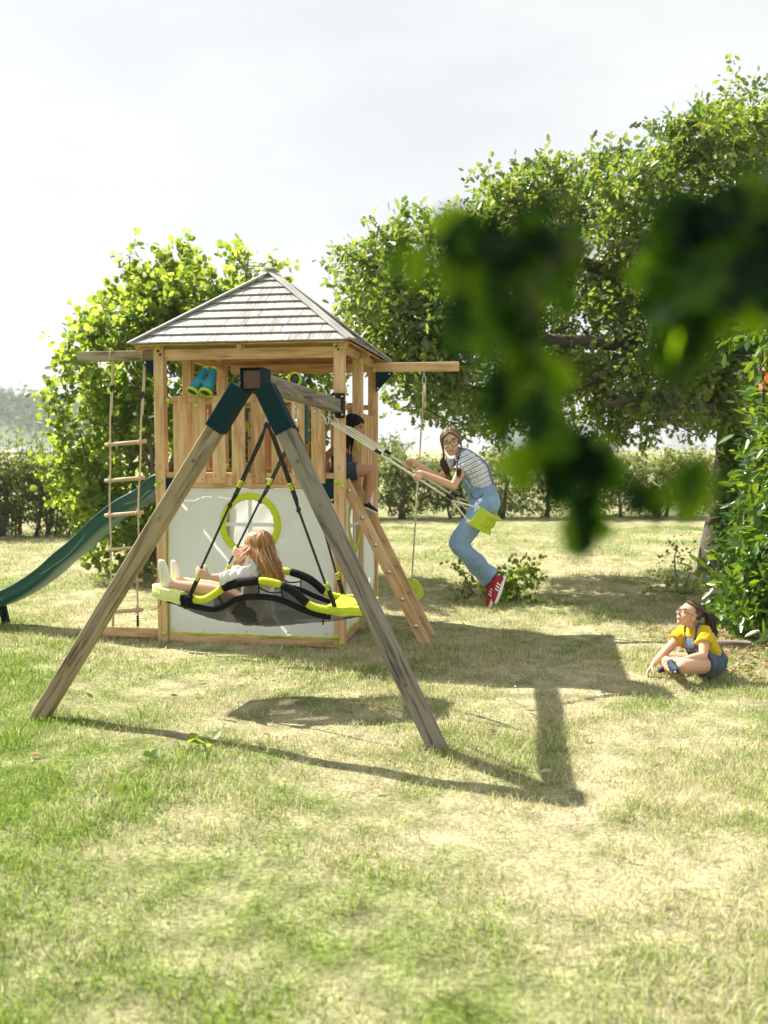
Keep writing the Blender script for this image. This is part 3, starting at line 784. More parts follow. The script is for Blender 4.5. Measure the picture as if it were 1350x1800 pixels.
peri = thing('toy_periscope', 'teal toy periscope with round lime mouth behind the front railing', 'toy periscope', T(1.22, .06, 1.75), -AT)
mb = MB(); pp = curve([(.03, .06, -.02), (.03, .06, .2), (.03, .05, .44), (.015, .0, .515), (-.005, -.07, .525)], 7)
mb.tube(pp, [.043] * (len(pp) - 8) + [.045, .047, .049, .052, .054, .056, .057, .058], 18); mb.build('tube', M['teal'], peri, smooth=True)
Mb = frame(pp[-1], Vector(pp[-1]) - Vector(pp[-4]))
mb = MB(); mb.lathe([(.057, -.01), (.066, -.008), (.067, .012), (.050, .016), (.048, -.004)], Mb, 24); mb.build('rim', M['lime'], peri, smooth=True)
mb = MB(); mb.lathe([(.048, .0), (.048, .003), (.02, .005)], Mb, 20); mb.build('lens', M['dark_glass'], peri, smooth=True)
mb = MB(); mb.board((.03, .075, .28), (.03, .075, .36), .05, .02); mb.build('bracket', M['black_plastic'], peri)

wheel = thing('toy_steering_wheel', 'teal toy steering wheel with lime hub glimpsed between railing boards', 'toy steering wheel', T(.76, .075, 1.90), -AT)
mb = MB(); mb.tube([(.125 * cos(2 * pi * k / 28), .0, .125 * sin(2 * pi * k / 28)) for k in range(28)], .014, 8, closed=True)
for k in range(3):
    a = pi / 2 + 2 * pi * k / 3; mb.board((.015 * cos(a), 0, .015 * sin(a)), (.12 * cos(a), 0, .12 * sin(a)), .014, .03, (0, 1, 0))
mb.build('wheel', M['teal'], wheel, smooth=False)
mb = MB(); mb.lathe([(.032, -.012), (.034, .01), (.02, .022)], frame((0, 0, 0), (0, -1, 0)), 18); mb.build('hub', M['lime'], wheel, smooth=True)
mb = MB(); mb.board((0, .012, 0), (0, .075, 0), .03, .03); mb.build('axle', M['black_plastic'], wheel)

# ------------------------------------------------------------------ wavy slide
slide = thing('slide', 'dark green wavy plastic slide running down from the left of the tower', 'slide', T(0, 0, 0), -AT)
prof = [(-.02, 1.36), (-.18, 1.30), (-.31, 1.19), (-.52, 1.08), (-.72, .935), (-.94, .735), (-1.13, .59), (-1.29, .455), (-1.48, .33), (-1.67, .235), (-1.85, .175), (-2.1, .145), (-2.35, .14)]
pq = [Vector((p[0], 0, p[1])) for p in curve(prof, 6)]
tc0, hwid = .36, .215
sec = [(-hwid - .030, .105), (-hwid - .034, .125), (-hwid - .012, .135), (-hwid + .012, .118), (-hwid + .02, .06), (-hwid + .045, .012), (-hwid * .4, -.004), (hwid * .4, -.004), (hwid - .045, .012), (hwid - .02, .06), (hwid - .012, .118), (hwid + .012, .135), (hwid + .034, .125), (hwid + .030, .105)]
def sheet(mb, off):
    vs = []; k = len(sec)
    for p in pq:
        for y, h in sec: vs.append((p.x, tc0 + y, p.z + h + off))
    fs = []
    for i in range(len(pq) - 1):
        for j in range(k - 1):
            a = i * k + j; fs.append((a, a + 1, a + k + 1, a + k))
    mb.add(vs, fs)
mb = MB(); sheet(mb, 0); ch = mb.build('chute', M['slide'], slide, smooth=True)
sd_ = ch.modifiers.new('solid', 'SOLIDIFY'); sd_.thickness = .008; sd_.offset = -1
mb = MB()
for y in (-.16, .16): mb.board((-1.90, tc0 + y, .17), (-1.86, tc0 + y, -.02), .05, .07, (1, 0, 0))
mb.board((-1.885, tc0 - .16, .10), (-1.885, tc0 + .16, .10), .03, .06)
mb.build('foot', M['green_steel'], slide, bevel=.006)
mb = MB()
for sgn in (-1, 1):
    mb.tube([(p.x, tc0 + sgn * (hwid - .0145), p.z + .055 + .035 * sin(p.x * 7.5)) for p in pq[6:]], .0028, 6)
mb.build('moulded_line', mat_plain('pale_moulding_line', (.30, .46, .44), .5), slide, smooth=True)

# ------------------------------------------------------------------ rope ladder
rl = thing('rope_ladder', 'rope ladder with wooden rungs hanging from the left extension beam', 'rope ladder', T(-.33, .05, 0), -AT)
def lr(z, side):      # rope position, leaning slightly outwards towards the foot
    f = (2.5 - z) / 2.45
    x = (-.150 - .045 * f) if side < 0 else (.150 - .11 * f ** 1.2 )
    return Vector((x + .004 * sin(z * 9), .02 - .05 * sin(pi * f), z))
ropes = [[lr(2.46 - 2.42 * i / 40, sgn) for i in range(41)] for sgn in (-1, 1)]
for q in ropes:
    q[-1].z = .03
    mb = MB(); mb.tube(q, .008, 8); x, y = q[0].x, q[0].y
    mb.tube([(x + .012 * cos(a), .022 + .042 * sin(a), 2.505 + .062 * cos(a + .6)) for a in [2 * pi * k / 16 for k in range(16)]], .007, 7, closed=True)
    mb.tube([lr(2.44 - .02 * i, -1 if q is ropes[0] else 1) + Vector((.013, -.004, 0)) for i in range(24)], .006, 6)
    mb.build('rope', M['rope_tan'], rl, smooth=True)
for k, z in enumerate((1.735, 1.415, 1.105, .795, .495, .225)):
    a, b = lr(z - .012, -1), lr(z + .012, 1); dd = (b - a).normalized()
    mb = MB(); mb.tube([a - dd * .05, a - dd * .045, b + dd * .045, b + dd * .05], [.014, .0175, .0175, .014], 12)
    o = mb.build('rung', M['rung'], rl, smooth=True)
    mb = MB()
    for p in (a, b):
        mb = MB()
        for q_ in (-.012, .006): mb.tube([p + dd * q_ + Vector((0, .021 * cos(t_), .021 * sin(t_))) for t_ in [2 * pi * i / 12 for i in range(12)]], .006, 6, closed=True)
        mb.ell(p + Vector((.0, -.004, .026)), (.012, .012, .016), None, 8, 6)
        mb.build('knot', M['rope_tan'], o, smooth=True)
for q in ropes:
    p = q[4 if q is ropes[0] else 5]
    one('adjuster', M['black_plastic'], lambda mb: mb.board(p + Vector((.005, 0, -.035)), p + Vector((.005, 0, .035)), .028, .02), rl, bevel=.004)
for sgn, q in ((-1, ropes[0]), (1, ropes[1])):
    p = lr(.14, sgn); mb = MB()
    for i in range(5): mb.ell(p + Vector((0, 0, -.04 + .02 * i)), (.014, .014, .012), None, 8, 6)
    mb.build('spring', M['black_plastic'] if sgn > 0 else M['rope_tan'], rl, smooth=True)

# ------------------------------------------------------------------ swing frame
sf = thing('swing_frame', 'weathered timber A-frame and long swing beam bolted to the tower', 'swing frame', FL, -AT)
BZ, BL = 2.055, 2.42
one('swing_beam', M['wood_grey'], lambda mb: mb.board((TW, -.075, BZ - .015), (TW, -BL, BZ + .035), .10, .10), sf, bevel=.004)
AX = Vector((TW - .0, -BL + .02, BZ + .02))
footL, footR = Vector((.16, -2.39, -.03)), Vector((2.73, -2.575, -.03))
for ft, sg in ((footL, -1), (footR, 1)):
    top = AX + Vector((sg * .055, -.002, .0)); dn = (ft - top).normalized()
    one('leg', M['wood_mid' if sg < 0 else 'wood_grey'], lambda mb: mb.board(ft, top + dn * .04, .098, .098, (0, 1, 0)), sf, bevel=.006)
    one('leg_sleeve', M['green_steel'], lambda mb: mb.board(top + dn * .33, top + dn * .035, .112, .112, (0, 1, 0)), sf, bevel=.003)
    for k in (.22, .82):
        p = top.lerp(ft, k) + Vector((0, -.05, 0))
        one('bolt', M['wood_grey'], lambda mb: mb.lathe([(.013, 0), (.013, .0015), (.007, .0015)], frame(p, (0, -1, 0)), 12), sf)
def cap(mb):
    y0, y1 = -BL - .035, -BL + .16; x, z = TW, BZ + .035
    h = .066
    for sx in (-1, 1): mb.board((x + sx * (h - .004), y0, z), (x + sx * (h - .004), y1, z), .006, 2 * h + .008)
    for sz in (-1, 1): mb.board((x, y0 + .001, z + sz * h), (x, y1 - .001, z + sz * h), 2 * h - .016, .006)
one('beam_socket', M['green_steel'], cap, sf)
def plate(mb):
    mb.board((TW, -BL - .012, BZ + .035), (TW, -BL - .002, BZ + .035), .104, .104)
one('end_cap', M['grip_brown'], plate, sf)
def bracket(mb):
    mb.board((TW, -.052, BZ - .085), (TW, -.052, BZ + .075), .10, .008, (0, 1, 0), 0)
    mb.board((TW + .058, -.06, BZ - .015), (TW + .058, -.19, BZ - .012), .006, .10, (0, 0, 1), 0)
    for z in (.068, -.083): mb.board((TW, -.054, BZ + z), (TW, -.064, BZ + z), .115, .06, (0, 0, 1), 0)
    for x in (-.035, .035):
        for z in (.068, -.083): mb.lathe([(.011, 0), (.011, .008), (.006, .01)], frame((TW + x, -.065, BZ + z), (0, -1, 0)), 8, 1)
one('tower_bracket', [M['black_plastic'], M['metal']], bracket, sf, bevel=.004)
def ticks(mb):
    for t in (-.33, -.62, -.78, -1.12): mb.board((TW + .0512, t, BZ + .05), (TW + .0514, t, BZ - .045), .0006, .018, (0, 1, 0))
def beamz(t): return BZ - .015 + .05 * (-t - .075) / (BL - .075) - .05

# ------------------------------------------------------------------ hooks and quick links
def ring(mb, c, R, r, nrm, n=18, sx=1.0, ax=None):
    Mx = frame(c, nrm)
    if ax is not None:
        z = Vector(nrm).normalized(); x = Vector(ax); x = (x - z * x.dot(z)).normalized(); y = z.cross(x)
        Mx = Matrix(((x.x, y.x, z.x, c[0]), (x.y, y.y, z.y, c[1]), (x.z, y.z, z.z, c[2]), (0, 0, 0, 1)))
    mb.tube([Mx @ Vector((R * sx * cos(2 * pi * k / n), R * sin(2 * pi * k / n), 0)) for k in range(n)], r, 6, closed=True)
def hook(mb, P, down, size=1.0):
    """eye screwed into the beam, a long link, a ring; returns where the rope starts"""
    P = Vector(P); dn = Vector(down).normalized()
    mb.tube([P + Vector((0, 0, .004)), P + Vector((0, 0, -.03))], .006, 6)
    ring(mb, P + Vector((0, 0, -.04)), .018, .005, UU)
    q = P + Vector((0, 0, -.05)) + dn * .045
    ring(mb, q, .018, .0048, VV + UU * .3, sx=3.0, ax=dn)
    q2 = q + dn * .068
    ring(mb, q2, .028, .005, VV * .6 + UU * .8)
    return q2 + dn * .026

# ------------------------------------------------------------------ nest swing
ns = thing('nest_swing', 'long boat-shaped mesh nest swing padded in lime and black', 'nest swing', at(450, 1060, 6.22), 0)
NF, NB = 6.02, 6.52       # distance of the near and far rail
rail_px = [(262, 1040), (290, 1046), (318, 1052), (340, 1054), (358, 1054), (375, 1046), (392, 1034), (412, 1027), (432, 1023), (455, 1021), (475, 1023), (495, 1029), (512, 1037), (526, 1048), (540, 1061), (555, 1068), (575, 1072), (600, 1075), (645, 1077)]
fr = [at(x, y, NF + (455 - x) * .00042) for x, y in rail_px]
off = VV * (NB - NF); 
def railpt(k, back): return fr[k] + (off if back else Vector((0, 0, 0)))
segs = [((0, 2), 'lime_pale', .040, 'end_pocket'), ((2, 3), 'black_fabric', .029, 'padding'), ((3, 6), 'lime_fabric', .026, 'foam_sleeve'), ((6, 9), 'black_fabric', .029, 'padding'), ((9, 11), 'lime_fabric', .025, 'foam_sleeve'), ((11, 14), 'black_fabric', .028, 'padding'), ((14, 17), 'lime_fabric', .026, 'foam_sleeve'), ((17, 18), 'lime_fabric', .036, 'end_pocket')]
seg2 = [((0, 2), 'lime_pale', .036, None), ((2, 4), 'black_fabric', .029, 'padding'), ((4, 6), 'lime_fabric', .026, 'foam_sleeve'), ((6, 8), 'black_fabric', .028, 'padding'), ((8, 10), 'lime_fabric', .026, 'foam_sleeve'), ((10, 14), 'black_fabric', .028, 'padding'), ((14, 17), 'lime_fabric', .026, 'foam_sleeve'), ((17, 18), 'lime_fabric', .034, None)]
for back in (0, 1):
    cq = [Vector(p) for p in curve([railpt(k, back) for k in range(len(fr))], 6)]
    for (a, b), mt, r, nm in (segs if not back else seg2):
        if nm is None or nm == 'end_pocket': continue
        q = cq[a * 6:b * 6 + 1]; mb = MB(); rr_ = [r * (.80 if i in (0, len(q) - 1) else 1 + .03 * sin(i * 2.1)) for i in range(len(q))]
        mb.tube(q, rr_, 14); mb.build(nm, M[mt], ns, world=True, smooth=True)
# fabric pockets over both ends (wrapped round the two rails)
for a, b, mt in ((0, 2, 'lime_pale'), (16, 18, 'lime_fabric')):
    mb = MB(); rows = []
    for i in range(7):
        f = i / 6; k = a + (b - a) * f; k0 = min(int(k), len(fr) - 2); p = fr[k0].lerp(fr[k0 + 1], k - k0)
        th = .042 if a == 0 else .030; n0 = 14; row = []
        pinch = 1 - .25 * (f ** 3 if a else (1 - f) ** 3)
        prof_ = [(-.045, .0), (-.03, th * .9), (0, th), (.5, th * .75), (1.0, th), (1.03, th * .9), (1.045, 0), (1.03, -th * .9), (1.0, -th), (.5, -th * .95), (0, -th), (-.03, -th * .9)]
        for vv, hh in prof_:
            row.append(p + off * (.5 + (vv - .5) * pinch) + Vector((0, 0, hh + .004 * sin(i * 2 + vv * 9))))
        rows.append(row)
    m_ = len(rows[0]); vs = [v for r_ in rows for v in r_]; fs = []
    for i in range(6):
        for j in range(m_): fs.append((i * m_ + j, i * m_ + (j + 1) % m_, (i + 1) * m_ + (j + 1) % m_, (i + 1) * m_ + j))
    fs += [tuple(range(m_))[::-1], tuple(range(6 * m_, 7 * m_))]
    mb.add(vs, fs); mb.build('end_pocket', M[mt], ns, world=True, smooth=False)
# mesh bag: hangs between a hem below each rail
m, N, L = new_mat('black_mesh_fabric')
tcn = N('ShaderNodeTexCoord'); sp = N('ShaderNodeSeparateXYZ'); L(tcn.outputs['Object'], sp.inputs[0])
nz = N('ShaderNodeTexNoise'); nz.inputs['Scale'].default_value = 9; L(tcn.outputs['Object'], nz.inputs[0])
pb = N('ShaderNodeBsdfPrincipled'); pb.inputs['Base Color'].default_value = (.022, .022, .024, 1); pb.inputs['Roughness'].default_value = .75
tr = N('ShaderNodeBsdfTransparent'); mxs = N('ShaderNodeMixShader'); L(math_node(N, L, 'MULTIPLY_ADD', nz.outputs[0], .25, .56), mxs.inputs[0]); L(tr.outputs[0], mxs.inputs[1]); L(pb.outputs[0], mxs.inputs[2])
out_ = N('ShaderNodeOutputMaterial'); L(mxs.outputs[0], out_.inputs[0]); M['mesh'] = m
hem_px = [(262, 1046), (318, 1060), (352, 1068), (375, 1071), (392, 1066), (410, 1056), (430, 1050), (455, 1049), (480, 1051), (500, 1057), (520, 1066), (545, 1076), (570, 1083), (600, 1084), (645, 1083)]
hem = [Vector(p) for p in curve([at(x, y, NF + .015 + (455 - x) * .00042) for x, y in hem_px], 5)]
mb = MB(); k0, k1 = 3, len(hem) - 8
mb.tube(hem[k0:k1], .021, 8); mb.tube([p + off * .94 for p in hem[k0:k1]], .018, 8); mb.build_each('hem', M['black_fabric'], ns, world=True, smooth=True)
mb = MB(); vs = []; fs = []; C = 18; n_ = len(hem)
for i, p in enumerate(hem):
    f = i / (n_ - 1); xx = (p.x - hem[0].x) / (hem[-1].x - hem[0].x)
    bot = at(452, 1101, 6.27).z
    env = max(0, 1 - abs(2 * xx - 1.02) ** 1.7); depth = max(.012, (p.z - bot) * env * 1.0)
    for j in range(C + 1):
        g = j / C; vs.append(p + off * g + Vector((0, 0, -depth * (sin(pi * g) ** .55) + .003 * sin(i * 1.3 + j * 2.1))))
for i in range(n_ - 1):
    for j in range(C):
        a = i * (C + 1) + j; fs.append((a, a + 1, a + C + 2, a + C + 1))
mb.add(vs, fs); mb.build('mesh_bag', M['mesh'], ns, world=True, smooth=True)
# netting between the arm rest and the hem, struts, small front loop
for back in (0, 1):
    mb = MB(); vs = []; fs = []; q = [Vector(p) for p in curve([railpt(k, back) for k in range(len(fr))], 6)]
    h2 = [p + off * (.94 * back) for p in hem]
    def hem_at(x):
        return min(h2, key=lambda p: abs(p.x - x))
    top_ = [p for i, p in enumerate(q) if 5 * 6 <= i <= 14 * 6 and not (9 * 6 < i < 11 * 6)]
    last = None
    for p in top_:
        hh = hem_at(p.x); b = len(vs); vs += [p - Vector((0, 0, .02)), Vector((p.x, hh.y, hh.z + .012))]
        if last is not None and (p - last).length < .09: fs.append((b - 2, b - 1, b + 1, b))
        last = p
    mb.add(vs, fs); mb.build('side_net', M['mesh'], ns, world=True, smooth=True)
    for k in (5.6, 9, 11):
        mb = MB(); p = q[int(k * 6)]; hh = hem_at(p.x + (.03 if k == 5.6 else .004)); mb.board(p - Vector((0, 0, .02)), (hh.x, hh.y, hh.z), .006, .022, (0, 1, 0)); mb.build('strut', M['black_fabric'], ns, world=True)
    mb = MB()
    a, b = q[9 * 6], q[11 * 6]; mid = hem_at((a.x + b.x) / 2)
    mb.tube(curve([a + Vector((.004, -.004, -.045)), a.lerp(mid, .75) + Vector((-.005, 0, .012)), Vector((mid.x, mid.y - .01, mid.z + .035)), b.lerp(mid, .75) + Vector((.01, 0, .012)), b + Vector((-.004, -.004, -.045))], 6), .0055, 6)
    mb.build('front_loop', M['black_fabric'], ns, world=True)
mb = MB(); p = at(283, 1055, NF - .01); mb.tube(curve([p, p + Vector((-.005, 0, -.03)), p + Vector((-.03, 0, -.055)), p + Vector((-.07, 0, -.062))], 5), .011, 6, flat=.2)
for px_, py_ in ((326, 1062), (568, 1090)):
    p = at(px_, py_, NF - .012); mb.board(p + Vector((0, 0, .05)), p - Vector((0, 0, .03)), .008, .04, (0, 1, 0))
mb.build_each('strap_tail', M['black_fabric'], ns, world=True)
# suspension: two hooks on the beam, two ropes from each
Pn = [T(TW, -2.13, beamz(-2.13)), T(TW, -1.44, beamz(-1.44))]
mb = MB(); st1 = hook(mb, Pn[0], (0, 0, -1)); mb.build('hook', M['metal'], ns, world=True, smooth=True)
mb = MB(); st2 = hook(mb, Pn[1], (0, 0, -1)); mb.build('hook', M['metal'], ns, world=True, smooth=True)
rope_ends = [(st1, fr[3] + Vector((-.03, -.0, .03))), (st1, fr[17] + Vector((-.05, 0, .03))), (st2, fr[3] + off + Vector((-.0, 0, .03))), (st2, fr[17] + off + Vector((-.10, 0, .03)))]
for a, b in rope_ends:
    d_ = b - a; Lr = d_.length; dn = d_ / Lr
    adj = a + dn * (Lr * .40); sg = []
    mb = MB(); n_ = int(Lr / .012)
    mb.tube([a + d_ * i / n_ for i in range(n_ + 1)], [.0078 * (1 + .16 * (i % 2)) for i in range(n_ + 1)], 7)
    sdv = dn.cross(VV).normalized() * .016
    mb.tube([a.lerp(b, .03), a.lerp(b, .08) + sdv, a.lerp(b, .34) + sdv, a.lerp(b, .40) + sdv, a.lerp(b, .46)], .0075, 6)
    mb.ell(a.lerp(b, .46), (.016, .016, .022), None, 8, 6)
    mb.tube([a.lerp(b, .885) + sdv, b + sdv * .9], .009, 6)
    mb.ell(a + dn * .01, (.018, .018, .03), dn.to_track_quat('Z', 'Y').to_matrix(), 8, 6)
    ro = mb.build('suspension_rope', M['rope_black'], ns, world=True, smooth=True)
    for f_ in (.335, .885):
        mb = MB(); c = a.lerp(b, f_) + sdv * .5
        for k in (-1, 0, 1): mb.board(c + dn * (.017 * k - .007), c + dn * (.017 * k + .007), .024, .046, VV)
        mb.build('rope_adjuster', M['lime'], ro, world=True, bevel=.003)

# ------------------------------------------------------------------ belt swing (swung out, with its rider)
bs = thing('belt_swing', 'lime ribbed plastic belt swing on white ropes, swung out to the right', 'swing', at(842, 918, 7.15), 0)
hk = [T(TW, -.89, beamz(-.89)), T(TW, -.41, beamz(-.41))]
dn0 = (at(830, 890, 7.15) - hk[0]).normalized()
sa = []
for h in hk:
    mb = MB(); sa.append(hook(mb, h, dn0)); mb.build('hook', M['metal'], bs, world=True, smooth=True)
# seat: thick ribbed slab, tilted with the ropes
SX = UU                                   # travel direction
ropd = (at(842, 905, 7.15) - (hk[0] + hk[1]) / 2).normalized()      # along the rope
tang = Vector((ropd.z, 0, -ropd.x)); tang = (VV.cross(ropd)).normalized()     # front-back of the seat
if tang.x > 0: tang = -tang
seatc = at(843, 918, 7.13)
VS = VV.copy(); seatc = at(834, 906, 6.90) + VS * .19; SAG = .085
mb = MB(); hw, dp, th = .20, .070, .022
SD, SN = tang, -ropd     # forward, up
nx_ = 41
vs = []; fs = []
outl = []
for j, (fd, up_) in enumerate(((-dp, .012), (-dp * .5, 0), (0, -.004), (dp * .5, 0), (dp, .012), (dp + .004, -.01), (dp - .004, -.050), (dp * .5, -.036), (0, -.042), (-dp * .5, -.036), (-dp + .004, -.050), (-dp - .004, -.01))):
    outl.append((fd, up_))
m_ = len(outl)
for i in range(nx_):
    a = (i / (nx_ - 1) * 2 - 1); rib = 1 + (.07 if i % 4 < 2 else -.07)
    for fd, up_ in outl:
        u2 = up_ * (1 if up_ > -.02 else (2.1 if i % 4 < 2 else .8))
        vs.append(seatc + VS * (a * hw) + SD * (fd * rib) + SN * u2 - SN * (SAG * (1 - abs(a) ** 2.6)))
for i in range(nx_ - 1):
    for j in range(m_): fs.append((i * m_ + j, i * m_ + (j + 1) % m_, (i + 1) * m_ + (j + 1) % m_, (i + 1) * m_ + j))
fs += [tuple(range(m_))[::-1], tuple(range((nx_ - 1) * m_, nx_ * m_))]
mb.add(vs, fs); seat_o = mb.build('seat', M['lime'], bs, world=True, bevel=.003)
hand_pts = []
for k, sg in ((0, -1), (1, 1)):
    jn = seatc + VS * (sg * (hw + .002)) - ropd * .20; a = sa[k]
    mb = MB(); n_ = 90
    lo = jn
    mb.tube([a.lerp(lo, i / n_) for i in range(n_ + 1)], [.0075 * (1 + .14 * (i % 2)) for i in range(n_ + 1)], 7)
    sv = (lo - a).normalized().cross(VV).normalized() * .017
    mb.tube([a + sv * .1, a.lerp(lo, .06) + sv, a.lerp(lo, .36) + sv, a.lerp(lo, .40) + sv * .4], .0065, 6)
    for fd in (-dp, dp):
        p = seatc + VS * (sg * (hw - .004)) + SD * fd * .9 + SN * .012; mb.tube([lo, p], .007, 7)
        mb.ell(p, .014, None, 8, 6)
    ro = mb.build('suspension_rope', M['rope_white'], bs, world=True, smooth=True)
    for f_ in (.39, .97):
        c = a.lerp(lo, f_) + sv * .5; dn = (lo - a).normalized(); mb = MB()
        for q in (-1, 0, 1): mb.board(c + dn * (.019 * q - .008), c + dn * (.019 * q + .008), .026, .042, VV)
        mb.build('rope_adjuster', M['black_plastic'], ro, world=True, bevel=.003)
    hand_pts.append((a, lo))
# ------------------------------------------------------------------ disc swing on the right extension beam
ds = thing('disc_swing', 'lime round button swing on a single rope behind the ladder', 'swing', at(727, 1035, 9.2), 0)
tp = T(TW + .53, TW - .075, 2.455); bt = at(724, 1018, 9.2)
mb = MB(); q0 = tp + Vector((0, 0, -.14))
ring(mb, tp + Vector((0, 0, -.02)), .022, .005, UU); ring(mb, tp + Vector((0, 0, -.085)), .018, .005, VV, sx=2.6, ax=Vector((0, 0, 1))); mb.build('hook', M['metal'], ds, world=True, smooth=True)
mb = MB(); n_ = 110; mb.tube([q0.lerp(bt, i / n_) + VV * (.0) for i in range(n_ + 1)], [.0075 * (1 + .14 * (i % 2)) for i in range(n_ + 1)], 7)
mb.tube([q0 + Vector((.012, 0, .02)), q0 + Vector((.014, 0, -.2))], .008, 6); mb.ell(q0 + Vector((.006, 0, -.2)), (.02, .02, .03), None, 8, 6)
mb.build('rope', M['rope_tan'], ds, world=True, smooth=True)
mb = MB(); axd = Vector((.55, -.62, .50)); Mb = frame(at(728, 1036, 9.2), axd)
mb.lathe([(.02, -.03), (.10, -.03), (.118, -.012), (.118, .006), (.105, .012), (.098, .004), (.088, .004), (.082, .014), (.07, .014), (.064, .006), (.052, .006), (.046, .018), (.03, .022), (.018, .05), (.012, .055)], Mb, 32)
mb.build('disc', M['lime'], ds, world=True, smooth=True)
# ------------------------------------------------------------------ hazel behind the tower
def tree(name, label, cat, foot, clumps, per, size, shape, lmat, root, rad, seed, limbs=None, group=None, bark='bark', twig=.012, up=.5, droop=.2, shell=.35, twigs=5, jitter=.9, lumpy=0):
    rnd = random.Random(seed)
    t = thing(name, label, cat, foot, 0, group)
    mb = MB(); skeleton(mb, root, rad, clumps, rnd, limbs, twig, twigs)
    if lumpy: clumps = [(tuple(np.array(c) + rng.normal(size=3) * r * np.array([.55, .55, .55])), r * rng.uniform(.22, .52)) for c, r in clumps for _ in range(lumpy)]
    mb.build('trunk', M[bark], t, world=True, smooth=True)
    P, D, Nn, S = clump_leaves(clumps, per, size, up, droop, shell, jitter=jitter)
    leaf_cloud('crown', P, D, Nn, S, shape, M[lmat], t, origin=tuple(t.location))
    return t
rd = random.Random(11)
hz = [(228, 452, 13), (226, 485, 18), (233, 520, 24), (262, 500, 20), (285, 445, 16), (292, 470, 26), (270, 540, 45), (300, 510, 40), (335, 446, 14), (342, 480, 30), (352, 530, 42), (380, 505, 26), (408, 448, 13), (402, 480, 22), (425, 470, 18), (440, 490, 13), (420, 520, 28),
      (184, 520, 13), (190, 545, 22), (150, 558, 13), (160, 590, 24), (120, 612, 18), (140, 640, 30), (185, 600, 38), (225, 590, 45), (260, 620, 50), (108, 662, 15), (120, 690, 24), (165, 680, 45), (215, 670, 55), (98, 730, 14), (115, 760, 28), (160, 750, 48), (215, 750, 60), (265, 720, 55),
      (112, 815, 26), (150, 820, 45), (205, 830, 60), (262, 810, 55), (140, 880, 32), (190, 895, 50), (245, 900, 50), (175, 940, 26), (225, 960, 40), (262, 985, 32), (285, 960, 40), (210, 1000, 14),
      (310, 580, 55), (360, 600, 55), (330, 660, 50), (380, 690, 55), (310, 740, 55), (360, 780, 60), (420, 640, 50), (450, 700, 60), (500, 670, 50), (545, 680, 36), (430, 780, 60), (500, 760, 60), (552, 750, 40), (555, 810, 34), (470, 850, 50), (380, 860, 50),
      (482, 470, 10), (492, 490, 12), (480, 520, 20), (450, 540, 35), (310, 900, 50), (560, 640, 22)]
hzc = px_clumps(hz, 12.4, .55, rd)
hf = at(290, 985, 12.6); hf.z = 0
stems = []
for px_, py_ in ((232, 560), (290, 520), (345, 540), (405, 530), (170, 650), (140, 760), (240, 700), (330, 700), (430, 680), (510, 720), (200, 860), (480, 560)):
    e_ = at(px_, py_, 12.4 + rd.uniform(-.3, .3)); s0 = hf + Vector((rd.uniform(-.25, .25), rd.uniform(-.2, .2), 0))
    stems.append((wiggle(s0, e_, 4, .05, rd), [.05, .04, .03, .022, .014]))
tree('hazel_tree', 'tall bright green hazel bush with round leaves rising behind the play tower', 'tree', hf, hzc, 4300, .086, 'round', 'hazel_leaf',
     [hf, hf + Vector((0, 0, .5)), hf + Vector((.05, 0, 1.1))], [.10, .08, .05], 5, stems, bark='bark_pale', twig=.008, up=.55, shell=.15, lumpy=6)

# ------------------------------------------------------------------ oak on the right
oak_px = [(640, 462, 34), (612, 448, 16), (690, 455, 50), (618, 535, 16), (640, 545, 28), (650, 590, 34), (668, 520, 48), (625, 570, 14), (690, 575, 50), (700, 620, 46), (650, 625, 22), (720, 510, 60), (760, 560, 60), (745, 630, 44), (790, 640, 50), (715, 652, 24),
          (720, 685, 15), (695, 705, 9), (745, 700, 20), (715, 715, 9), (770, 690, 32), (760, 725, 16), (778, 742, 11), (800, 715, 30), (820, 690, 48), (815, 745, 14), (845, 735, 24), (870, 760, 14),
          (840, 580, 70), (800, 490, 60), (860, 470, 70), (910, 540, 75), (930, 640, 75), (880, 690, 45), (920, 720, 45), (960, 755, 36), (1000, 700, 65), (1020, 600, 70), (990, 480, 80), (1080, 500, 75), (1100, 600, 70), (1080, 700, 55), (1060, 765, 26), (1100, 765, 18),
          (1150, 690, 55), (1180, 600, 70), (1170, 490, 75), (1160, 740, 18), (1235, 765, 10), (1220, 690, 55), (1200, 725, 32), (1265, 700, 45), (1260, 620, 65), (1260, 530, 70), (1310, 680, 50), (1320, 600, 60), (1310, 500, 70),
          (700, 425, 24), (770, 415, 36), (840, 405, 45), (920, 395, 50), (1000, 395, 55), (1080, 385, 60), (1160, 380, 65), (1240, 380, 70), (1320, 390, 80), (900, 352, 34), (980, 335, 45), (1060, 320, 50), (1140, 300, 55), (1220, 275, 55), (1300, 265, 60), (1190, 235, 34), (1265, 215, 42), (1345, 225, 50)]
rd = random.Random(4)
okc = [(tuple(at(x, y, 12.2 + rd.uniform(-1.5, 1.3))), r * 12.4 / FPX) for x, y, r in oak_px]
